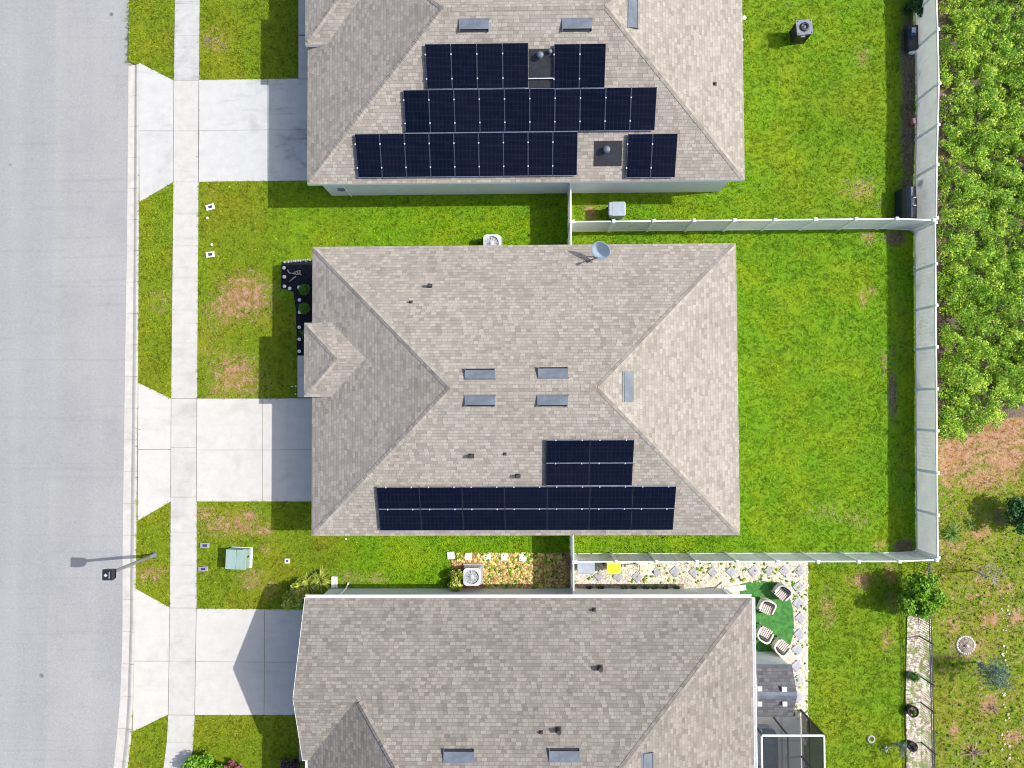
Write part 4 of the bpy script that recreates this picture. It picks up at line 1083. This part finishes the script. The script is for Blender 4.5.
def bench():
    a, c = P(914.5,24,.2), P(914,48,.2); p = (a+c)/2; L = (a-c).length; z = gzf(p.x)
    r = thing('storage_bench', 'long dark resin storage bench in the shade of the northern back fence', 'storage bench', (p.x, p.y, z))
    MB().box((0,0,.2), (.42,L,.36)).build('body', 'bench', r, bevel=.02)
    MB().box((0,L*.25,.41), (.46,L*.5,.06)).box((0,-L*.25,.405), (.46,L*.49,.06)).build('lid', 'bench', r, bevel=.015)
    p2 = P(917.5,27.5,.7); o = MB().box((0,0,.11), (.2,.42,.22)).build('cooler', 'blue', None, (p2.x, p2.y, z+.445), bevel=.03); tag(o, 'small blue and white cooler on the end of the dark storage bench', 'cooler')
    MB().box((0,.05,.235), (.17,.24,.035)).build('lid', 'clamp', o, bevel=.01)
bench()
p = G(913.5, 51.5); b = MB(); vs = []
b.lathe([(0,.26),(.1,.25),(.19,.18),(.22,.07),(.18,0),(0,0)], 12); b.v = [(x*1.25+random.uniform(-.02,.02), y*.8+random.uniform(-.02,.02), z+random.uniform(-.02,.02)) for x,y,z in b.v]
tag(b.build('sack', 'white', None, (p.x-.05, p.y, p.z), (0,0,.4)), 'crumpled white sack on the ground at the foot of the dark storage bench', 'sack')
p = G(912, 122.5); o = MB().box((0,0,.11), (.24,.26,.22)).build('crate', 'red', None, p, (0,0,.1), bevel=.015); tag(o, 'small red and white box at the foot of the northern back fence', 'box')
MB().box((0,0,.225), (.1,.26,.012)).build('label_strip', 'white', o)

# ------------------------------------------------------------------ plants
def shrub(name, label, px, py, blobs, n, size, mat, seed, stems=True, cat='shrub', elong=1.7, group=None, z=None, shell=.5, trunk_h=.35, upbias=.6):
    g = G(px, py); 
    if z is not None: g.z = z
    r = thing(name, label, cat, g, group=group)
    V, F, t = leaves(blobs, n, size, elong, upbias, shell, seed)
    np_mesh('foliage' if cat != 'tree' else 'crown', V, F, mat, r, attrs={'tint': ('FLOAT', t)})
    if stems:
        b = MB(); rd = random.Random(seed)
        for bl in blobs[:9]:
            b.tube([(rd.uniform(-.03,.03), rd.uniform(-.03,.03), -.02), (bl[0]*.35, bl[1]*.35, bl[2]*.5), (bl[0]*.9, bl[1]*.9, bl[2])], [.022, .015, .007] if cat != 'tree' else [.06, .04, .012], 6)
        b.build('stem' if cat != 'tree' else 'trunk', 'trunk', r)
    return r
def rb(n, rx, ry, h0, h1, s0, s1, seed):
    rd = random.Random(seed); out = []
    for _ in range(n):
        a = rd.uniform(0, 6.283); q_ = math.sqrt(rd.random()); s_ = rd.uniform(s0, s1)
        out.append((rx*q_*math.cos(a), ry*q_*math.sin(a), rd.uniform(h0, h1), s_, s_, s_*.8))
    return out
def sword(name, label, px, py, n, length, mat, seed, cat='plant', width=.035, group=None):
    """rosette of long arching leaves"""
    g_ = G(px, py); r = thing(name, label, cat, g_, group=group); rd = np.random.default_rng(seed); V = []; F = []; T = []
    for i in range(n):
        a = rd.random()*6.283; L = length*(.6+.5*rd.random()); el = .35+.9*rd.random(); w = width*(.7+.6*rd.random())
        d = np.array([math.cos(a), math.sin(a)]); s_ = np.array([-d[1], d[0]]); o0 = len(V); t = rd.random()
        for k in range(5):
            u = k/4; x = L*math.cos(el)*u; z = L*math.sin(el)*u-.55*L*u*u; ww = w*(1-u*.95)*(.6+1.2*u*(1-u))
            for sg in (-1, 1): V.append((*(d*x+s_*ww*sg), max(z, .02)+.02)); T.append(min(1, t*.7+u*.3))
        F += [(o0+2*k, o0+2*k+1, o0+2*k+3, o0+2*k+2) for k in range(4)]
    np_mesh('foliage', V, F, mat, r, attrs={'tint': ('FLOAT', T)})
    MB().lathe([(0,.1),(.04,.09),(.06,0)], 8).build('stem', 'trunk', r)
    return r
# front bed of the middle house
for i, (x, y) in enumerate([(305.5,290.5),(305.5,309)]):
    shrub('shrub', ('clipped round green shrub in the black mulch bed, the upper of two', 'clipped round green shrub in the black mulch bed, the lower of two')[i], x, y, [(0,0,.2,.24,.24,.22)], 900, .06, 'leaf_mid', 20+i, True, shell=.8, group='round shrubs in the mulch bed')
sword('spiky_plant', 'sparse drooping plant in the mulch bed against the porch', 303, 333.5, 16, .34, 'leaf_mid', 3)
lights = [(284,267.8),(284.3,276.8),(284.5,286.3),(289.7,288.4),(299,287.3),(299.5,300),(299.6,312.3),(299.3,327.3),(299.3,339.3),(299.3,351.3)]
pr = None
for i, (x, y) in enumerate(lights):
    p = P(x, y, .14); lb = '%s round white path light from the top along the black mulch bed edge' % ORD[i]
    if pr is None:
        pr = thing('path_light', lb, 'path light', (p.x,p.y,.02), group='round path lights in the mulch bed')
        MB().tube([(0,0,0),(0,0,.12)], .018, 8).build('stake', 'galv', pr)
        MB().lathe([(0,.155),(.05,.15),(.085,.13),(.085,.115),(0,.115)], 16).build('cap', 'lid', pr)
    else: dup(pr, (p.x,p.y,.02), None, lb, 'round path lights in the mulch bed')
for i, (x, y, lb) in enumerate([(292,386.5,'small white marker in the shaded grass, left of three by the porch path'),(295.6,386,'small white marker in the shaded grass, upper right of three by the porch path'),(295.3,394,'small white marker in the shaded grass, lowest of three by the porch path')]):
    p = P(x, y, .05); tag(MB().lathe([(0,.07),(.03,.06),(.035,0)], 10).build('marker', 'white', None, (p.x,p.y,0)), lb, 'marker')
b = MB(); rd = random.Random(4)
p0 = P(290, 277, .05)
for (x0_, y0_, x1_, y1_) in ((288,271,293,273.5),(293,273.5,301,274),(297,271,301,275),(296,276.5,289,282),(287.5,270,290,274),(294,272.5,299.5,270.5),(300,270.5,301.5,275)):
    a, c = P(x0_, y0_, .06)-p0, P(x1_, y1_, .09)-p0
    b.tube([a, (a+c)/2+Vector((rd.uniform(-.05,.05), rd.uniform(-.05,.05), .06)), c], [.03,.026,.012], 6)
tag(b.build('driftwood', 'deadwood', None, p0), 'pale twisted driftwood lying on the black mulch by the house corner', 'driftwood')
V, F, t = leaves([(P(285+i*2.3, 262.5-i*.22).x-P(298,262).x, P(285+i*2.3, 262.5-i*.22).y-P(298,262).y, .08, .06, .05, .09) for i in range(12)], 420, .05, 1.3, .7, .3, 5)
r = thing('flower_edging', 'low row of whitish flowers along the top of the black mulch bed', 'flowers', P(298,262)); M['petal'] = leafmat('pale_petals', (.10,.16,.04), (.45,.46,.40), (.75,.75,.72), .3)
np_mesh('foliage', V, F, 'petal', r, attrs={'tint': ('FLOAT', t)})
# corner planting of the southern house
sword('spiky_plant', 'large yellow-green spiky plant beside the white splash block', 321, 580, 120, .85, 'leaf_yellow', 12, width=.05)
sword('spiky_plant', 'yellow-green spiky plant at the upper left of the southern house corner', 309, 583, 70, .7, 'leaf_yellow', 13, width=.045)
shrub('shrub', 'leafy green shrub in the shade left of the southern house corner', 298.5, 590, rb(14,.4,.6,.25,.8,.16,.26,31), 1500, .13, 'leaf_yellow', 31)
p = P(302, 600.5, .3); r = thing('planter_pot', 'small blue pot at the corner of the southern house', 'pot', (p.x,p.y,0)); MB().lathe([(0,0),(.12,0),(.17,.3),(.19,.32),(.16,.33),(.14,.28),(0,.27)], 18).build('pot', 'blue', r); MB().lathe([(0,.275),(.145,.275)], 18).build('soil', 'soil', r)
b = MB(); pts = [P(302,583,.05)-P(302,583), P(313,573,.05)-P(302,583), P(318,570,.05)-P(302,583)]
b.beam(pts[0], pts[1], .06, .1); b.beam(pts[1], pts[2], .06, .1)
tag(b.build('bed_edging', 'black', None, P(302,583)), 'black bed edging curving round the yellow-green plants at the corner', 'edging')
shrub('shrub', 'bushy yellow-green shrub left of the white air conditioner', 458, 577, rb(12,.28,.5,.25,.65,.16,.24,41), 1200, .12, 'leaf_yellow', 41)
shrub('shrub', 'green shrub at the bottom edge next to the sidewalk', 209, 763, rb(16,.75,.5,.3,.75,.2,.34,51), 2200, .13, 'leaf_lime', 51)
shrub('shrub', 'green shrub at the bottom edge touching the red shrub', 226, 770, rb(9,.4,.35,.25,.5,.16,.26,52), 1100, .12, 'leaf_yellow', 52)
shrub('shrub', 'reddish pink shrub at the bottom edge of the southern front lawn', 238, 764, rb(9,.42,.32,.25,.5,.14,.24,53), 1300, .11, 'leaf_red', 53)
shrub('shrub', 'dark purple shrub in the shade by the southern porch path', 293, 763, rb(8,.3,.3,.25,.5,.14,.24,54), 900, .1, 'leaf_purple', 54)
# plants in the soil strip by the southern wall
rd = random.Random(9)
names = ['first','second','third','fourth','fifth','sixth','seventh','eighth']
for i, x in enumerate((588,600,624,633,645,654,664,676)):
    shrub('seedling', '%s small dark plant from the left in the soil strip under the southern gutter' % names[i], x, 587.5, [(0,0,.1,.14,.1,.1),(.1,.02,.08,.09,.08,.08)], 90, .07, ('leaf_purple' if i < 2 else 'leaf_dark'), 60+i, False, 'plant', group='plants in the soil strip')
# thicket behind the fence
def thicket():
    g = np.random.default_rng(77); blobs = []
    edge = [(-30,1100),(0,1100),(200,1100),(395,1035),(415,1005),(430,975),(436,955)]
    for k in range(4800):
        px, py = g.uniform(940, 1150), g.uniform(-150, 440)
        lim = np.interp(py, [380,395,405,415,425,435], [1200,1050,1010,995,978,960])+g.normal(0, 5)
        if px > lim: continue
        p = G(px, py)
        if p.x < fx+.22: continue
        hh = g.uniform(.2, 1.6)*(.75+.6*math.sin(p.x*3.1+1.7*p.y)*math.sin(p.y*2.6-1.3*p.x))*(1 if py < 400 else .7)
        s_ = g.uniform(.10, .26)*(1.0 if g.random() < .85 else 1.5)
        blobs.append((p.x, p.y, -.3+max(hh, .15), s_, s_, s_*.7))
    for k in range(2600):
        px, py = g.uniform(938, 1150), g.uniform(-150, 436); lim = np.interp(py, [380,395,405,415,425,435], [1200,1050,1010,995,978,960])
        p = G(px, py)
        if px > lim or p.x < fx+.16: continue
        s_ = g.uniform(.2, .34); blobs.append((p.x, p.y, -.3+g.uniform(.02, .3), s_, s_, s_*.5))
    cx = sum(b[0] for b in blobs)/len(blobs); cy = sum(b[1] for b in blobs)/len(blobs)
    bl = [(b[0]-cx, b[1]-cy, b[2], *b[3:]) for b in blobs]
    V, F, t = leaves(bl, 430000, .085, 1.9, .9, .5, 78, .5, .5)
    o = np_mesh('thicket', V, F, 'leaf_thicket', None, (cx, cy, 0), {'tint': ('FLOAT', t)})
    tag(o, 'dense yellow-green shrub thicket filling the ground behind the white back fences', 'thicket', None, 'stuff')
thicket()
shrub('small_tree', 'young bright green tree with open crown at the corner below the white fence', 906, 592, rb(20,.8,.85,.7,1.6,.22,.4,81)+[(.25,.9,1.5,.4,.35,.3),(-.5,.7,1.3,.35,.35,.3)], 4600, .14, 'leaf_lime', 81, True, 'tree')
shrub('shrub', 'dark green rounded shrub at the right edge casting a shadow on dry ground', 1008, 513, rb(14,.5,.6,.5,1.3,.25,.42,82), 2600, .14, 'leaf_dark', 82)
sword('grass_clump', 'bright green grass clump on the field by the white fence corner', 950, 533, 70, .75, 'leaf_mid', 83, width=.03)
sword('grass_clump', 'smaller green grass clump at the edge of the dry ground', 970, 523, 34, .5, 'leaf_mid', 84, width=.025)
def twig_tree(name, label, px, py, h, n, mat, seed, spread=.8, leafy=None, cat='tree', top_px=None):
    g = G(px, py); r = thing(name, label, cat, g); rd = random.Random(seed); b = MB(); tips = []
    lean = Vector((0,0,h))
    b.tube([(0,0,-.05),lean*.5+Vector((rd.uniform(-.05,.05),rd.uniform(-.05,.05),0)),lean], [.045,.03,.012], 7)
    for i in range(n):
        t = rd.uniform(.2,.98); a = rd.uniform(0,6.283); L = spread*(1.15-t*.6)*rd.uniform(.6,1.1)
        s_ = lean*t; e = s_+Vector((math.cos(a)*L, math.sin(a)*L, L*rd.uniform(.15,.6))); m_ = (s_+e)/2+Vector((0,0,.06))
        b.tube([s_,m_,e], [.018,.012,.004], 5); tips.append(e); tips.append(m_)
        for _ in range(3):
            e2 = m_.lerp(e, rd.random())+Vector((rd.uniform(-.2,.2),rd.uniform(-.2,.2),rd.uniform(0,.2))); b.tube([m_.lerp(e,.3),e2], [.008,.003], 4); tips.append(e2)
    b.build('trunk', mat, r)
    if leafy:
        V, F, t = leaves([(p.x,p.y,p.z,.14,.14,.11) for p in tips if p.z > leafy[2]*h], leafy[1], .1, 3.0, .5, .2, seed)
        np_mesh('crown', V, F, leafy[0], r, attrs={'tint': ('FLOAT', t)})
    return r
twig_tree('dead_tree', 'bleached leafless sapling on the field right of the white fence corner', 973, 570, 1.7, 22, 'deadwood', 91, .75)
twig_tree('young_conifer', 'small feathery blue-green tree with brown lower twigs beside the ringed bed', 976, 662, 1.9, 40, 'deadwood', 92, .85, ('leaf_blue', 1500, .5))
sword('palm', 'small dry palm on the field near the bottom edge', 972, 752, 26, .7, 'leaf_dry', 93, 'palm', .04)
sword('palm', 'small dry brown plant on a mound right of the palm', 993, 708, 22, .45, 'leaf_dry', 94, 'plant', .03)
def ring_bed():
    g = G(965.5, 645); r = thing('ring_bed', 'round mulched bed ringed with white stones on the field', 'planting bed', g)
    MB().lathe([(0,.07),(.25,.06),(.38,.02)], 24).build('mulch', M['leaf_dry'] if False else 'soil', r)
    b = MB(); rd = random.Random(2)
    for k in range(24):
        a = 2*math.pi*k/24; s_ = rd.uniform(.045,.06); b.lathe([(0,s_),(s_*.8,s_*.7),(s_,0)], 7, (.40*math.cos(a), .40*math.sin(a), 0))
    b.build('stone_ring', 'lid', r)
    MB().lathe([(0,.2),(.05,.19),(.07,.08),(.06,.05)], 10).build('marker', 'white', r)
ring_bed()
# pots on the gravel strip
def pot(label, px, py, rad, h, mat, plant=None, seed=1, pl=0):
    p = G(px, py); r = thing('planter_pot', label, 'pot', p); t = rad*.16
    MB().lathe([(0,0),(rad*.72,0),(rad,h),(rad-t,h),(rad-t*1.3,h-.08),(0,h-.08)], 22).build('pot', mat, r)
    MB().lathe([(0,h-.075),(rad-t*1.4,h-.075)], 18).build('soil', 'soil', r)
    if plant:
        V, F, tt = leaves([(0,0,h+.05,rad*.8*pl,rad*.8*pl,.12*pl+.05)], 300, .08, 1.6, .8, .3, seed); np_mesh('foliage', V, F, plant, r, attrs={'tint': ('FLOAT', tt)})
pot('round leafy pot plant at the top of the gravel strip', 909.5, 674, .2, .3, 'stone', 'leaf_mid', 3, 1.5)
pot('wide black ring pot with green sprouts in the gravel strip', 908.5, 708, .26, .42, 'black', 'leaf_mid', 4, .5)
pot('closed dark round pot low in the gravel strip near the bottom edge', 908.5, 743, .22, .4, 'black', 'leaf_purple', 5, .7)
sword('flower_clump', 'small clump of orange and white flowers on the southern back lawn', 886, 748, 22, .26, 'petal', 95, 'flowers', .035)
twig_tree('sapling', 'thin bent sapling beside the flower clump on the southern back lawn', 897, 744, .7, 9, 'trunk', 96, .4, ('leaf_blue', 160, .3))
p = G(871, 739); tag(MB().lathe([(.1,.01),(.11,.05),(.17,.05),(.19,0)], 18).build('stone_ring', 'stone', None, p), 'grey stone ring lying on the grass left of the flower clump', 'ring')
sword('fence_plant', 'dark leafy plant at the top of the northern back fence, left of the bench end', 906, 10, 50, .6, 'leaf_dark', 97)
shrub('shrub', 'dark shrub against the northern back fence above the storage bench', 915, 10, rb(8,.3,.5,.25,.7,.16,.28,98), 900, .12, 'leaf_dark', 98)
shrub('shrub', 'small green plant between the covered grill and the fence', 920, 186, rb(4,.12,.15,.5,.95,.1,.15,99), 240, .08, 'leaf_dark', 99)

# ------------------------------------------------------------------ grass blades, pebbles, chips (uncountable)
def inside(x, y, pl):
    r = np.zeros(len(x), bool); n = len(pl)
    for i in range(n):
        (x0_, y0_), (x1_, y1_) = pl[i][:2], pl[(i+1) % n][:2]
        c = ((y0_ > y) != (y1_ > y)) & (x < (x1_-x0_)*(y-y0_)/(y1_-y0_+1e-12)+x0_); r ^= c
    return r
for h in (mid, nor): EX.append([(h['xl']+.3,h['y0']+.3),(h['xr']-.3,h['y0']+.3),(h['xr']-.3,h['y1']-.3),(h['xl']+.3,h['y1']-.3)])
EX.append([(-9.1,-8.5),(9.5,-8.5),(9.5,-21),(-9.1,-21)])
def grass():
    g = np.random.default_rng(5); n = 165000
    x = g.uniform(-19, 25, n); y = g.uniform(-18.5, 20.5, n)
    x0_ = np.where(y < yt, kerb_x(y)+.02, road_x(y)-.04); ok = x > x0_
    for pl in EX: ok &= ~inside(x, y, pl)
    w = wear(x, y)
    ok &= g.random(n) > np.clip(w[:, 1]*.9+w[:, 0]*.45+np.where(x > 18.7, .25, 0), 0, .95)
    x, y, w = x[ok], y[ok], w[ok]; n = len(x)
    # clump tint: coherent over a hand's breadth
    cell = np.sin(x*5.1+2*np.sin(y*3.3))*np.sin(y*4.7+2*np.sin(x*2.9))
    tint = np.clip(.47+.10*cell+.66*(g.random(n)-.5), 0, 1)
    k = 5; hgt = (.04+.042*g.random(n))*(1-.45*w[:, 0])
    X = np.repeat(x, k); Y = np.repeat(y, k); HH = np.repeat(hgt, k); m = n*k
    a = g.uniform(0, 6.283, m); sp = g.uniform(0, .04, m); X = X+np.cos(a)*sp; Y = Y+np.sin(a)*sp
    out = g.uniform(.35, 1.5, m)*HH*1.25; HH = HH*g.uniform(.6, 1.15, m); wd = g.uniform(.009, .019, m)
    a2 = a+g.normal(0, .6, m); dx, dy = np.cos(a2), np.sin(a2); Z = gz(X)-.004
    V = np.stack([np.stack([X-dy*wd, Y+dx*wd, Z], -1), np.stack([X+dy*wd, Y-dx*wd, Z], -1),
                  np.stack([X+dx*out, Y+dy*out, Z+HH], -1)], 1).reshape(-1, 3)
    F = np.arange(m*3).reshape(-1, 3)
    T = np.clip(np.repeat(tint, k)+g.normal(0, .1, m), 0, 1)
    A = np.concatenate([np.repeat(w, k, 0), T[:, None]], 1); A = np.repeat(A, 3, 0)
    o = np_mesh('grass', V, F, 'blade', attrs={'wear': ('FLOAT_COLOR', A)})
    tag(o, 'short green lawn grass with dry reddish patches around the three houses', 'grass', None, 'stuff')
grass()
def scatter(name, label, cat, polys, n, s0, s1, mat, seed, zoff=.02, flat=.6):
    g = np.random.default_rng(seed); V = []; F = []; T = []
    for pl, cnt in polys:
        xs = [p[0] for p in pl]; ys_ = [p[1] for p in pl]; c = 0
        x = g.uniform(min(xs), max(xs), cnt*3); y = g.uniform(min(ys_), max(ys_), cnt*3); ok = inside(x, y, pl); x, y = x[ok][:cnt], y[ok][:cnt]
        for a, b_ in zip(x, y):
            s_ = g.uniform(s0, s1); o0 = len(V); q_ = g.uniform(0, 3.14); z = gzf(a)+zoff; e = g.uniform(.6, 1.1); t = g.random()
            for (u, v, w_) in ((1,0,0),(0,e,0),(-1,0,0),(0,-e,0),(0,0,flat)):
                V.append((a+s_*(u*math.cos(q_)-v*math.sin(q_)), b_+s_*(u*math.sin(q_)+v*math.cos(q_)), z+s_*w_)); T.append(t)
            F += [(o0,o0+1,o0+4),(o0+1,o0+2,o0+4),(o0+2,o0+3,o0+4),(o0+3,o0,o0+4)]
    o = np_mesh(name, V, F, mat, attrs={'tint': ('FLOAT', T)}); tag(o, label, cat, None, 'stuff')
M['pebble'] = leafmat('pebbles', (.36,.30,.21), (.62,.56,.46), (.82,.79,.72), 0, .9)
M['chip'] = leafmat('litter', (.28,.17,.07), (.58,.44,.18), (.68,.62,.18), .1, .9)
M['weed'] = leafmat('weeds', (.05,.16,.008), (.13,.30,.012), (.36,.44,.04), .2, .8)
gb = poly([(571,562),(808,562),(808,740),(801,740),(795,712),(793,655),(794,600),(780,583),(745,583),(571,583)])
gs = [(v.x, v.y) for v in (G(908,612), G(931,608), G(932,780), G(907,780))]
scatter('pebbles', 'loose pale pebbles strewn over the gravel beds', 'pebbles', [(gb, 1500), (gs, 700), ([(v.x, v.y) for v in (G(1001,590), G(1009,590), G(1011,768), G(1002,768))], 40)], 0, .03, .075, 'pebble', 3)
cb_ = poly([(483,553),(566,553),(566,590),(483,590)])
scatter('leaf_litter', 'yellow and brown leaf litter on the mulch beside the southern wall', 'leaf litter', [(cb_, 900), (poly([(452,553),(532,553),(532,562),(452,562)]), 160)], 0, .04, .085, 'chip', 4)
scatter('weeds', 'scattered yellow-green weeds in the gravel', 'weeds', [(gb, 300), (gs, 200), (cb_, 160), ([(v.x, v.y) for v in (G(937,560), G(1040,500), G(1040,800), G(937,800))], 160)], 0, .05, .1, 'weed', 6, .03, 1.0)

# ------------------------------------------------------------------ light
EL, AZ = R(45.5), R(5.0)
sv = Vector((math.cos(EL)*math.cos(AZ), math.cos(EL)*math.sin(AZ), math.sin(EL)))
sun = bpy.data.lights.new('sun', 'SUN'); sun.energy = 3.9; sun.angle = R(.53); sun.color = (1.0, .968, .915)
so = bpy.data.objects.new('sun', sun); COL.objects.link(so); so.rotation_euler = (-sv).to_track_quat('-Z', 'Y').to_euler(); so.location = sv*80
w = bpy.data.worlds.new('World'); S.world = w; w.use_nodes = True; nt = w.node_tree
bg = nt.nodes['Background']; sk = nt.nodes.new('ShaderNodeTexSky'); sk.sky_type = 'NISHITA'; sk.sun_disc = False
sk.sun_elevation = EL; sk.sun_rotation = R(90)-AZ; nt.links.new(sk.outputs[0], bg.inputs[0]); bg.inputs[1].default_value = .15; sk.dust_density = 3.0; sk.ozone_density = .6
S.render.engine = 'CYCLES'
S.view_settings.view_transform = 'Standard'; S.view_settings.look = 'None'; S.view_settings.exposure = .55; S.view_settings.gamma = 1
S.render.resolution_x, S.render.resolution_y = 1024, 768
S.cycles.filter_width = 1.05; S.cycles.max_bounces = 6; S.cycles.transparent_max_bounces = 8
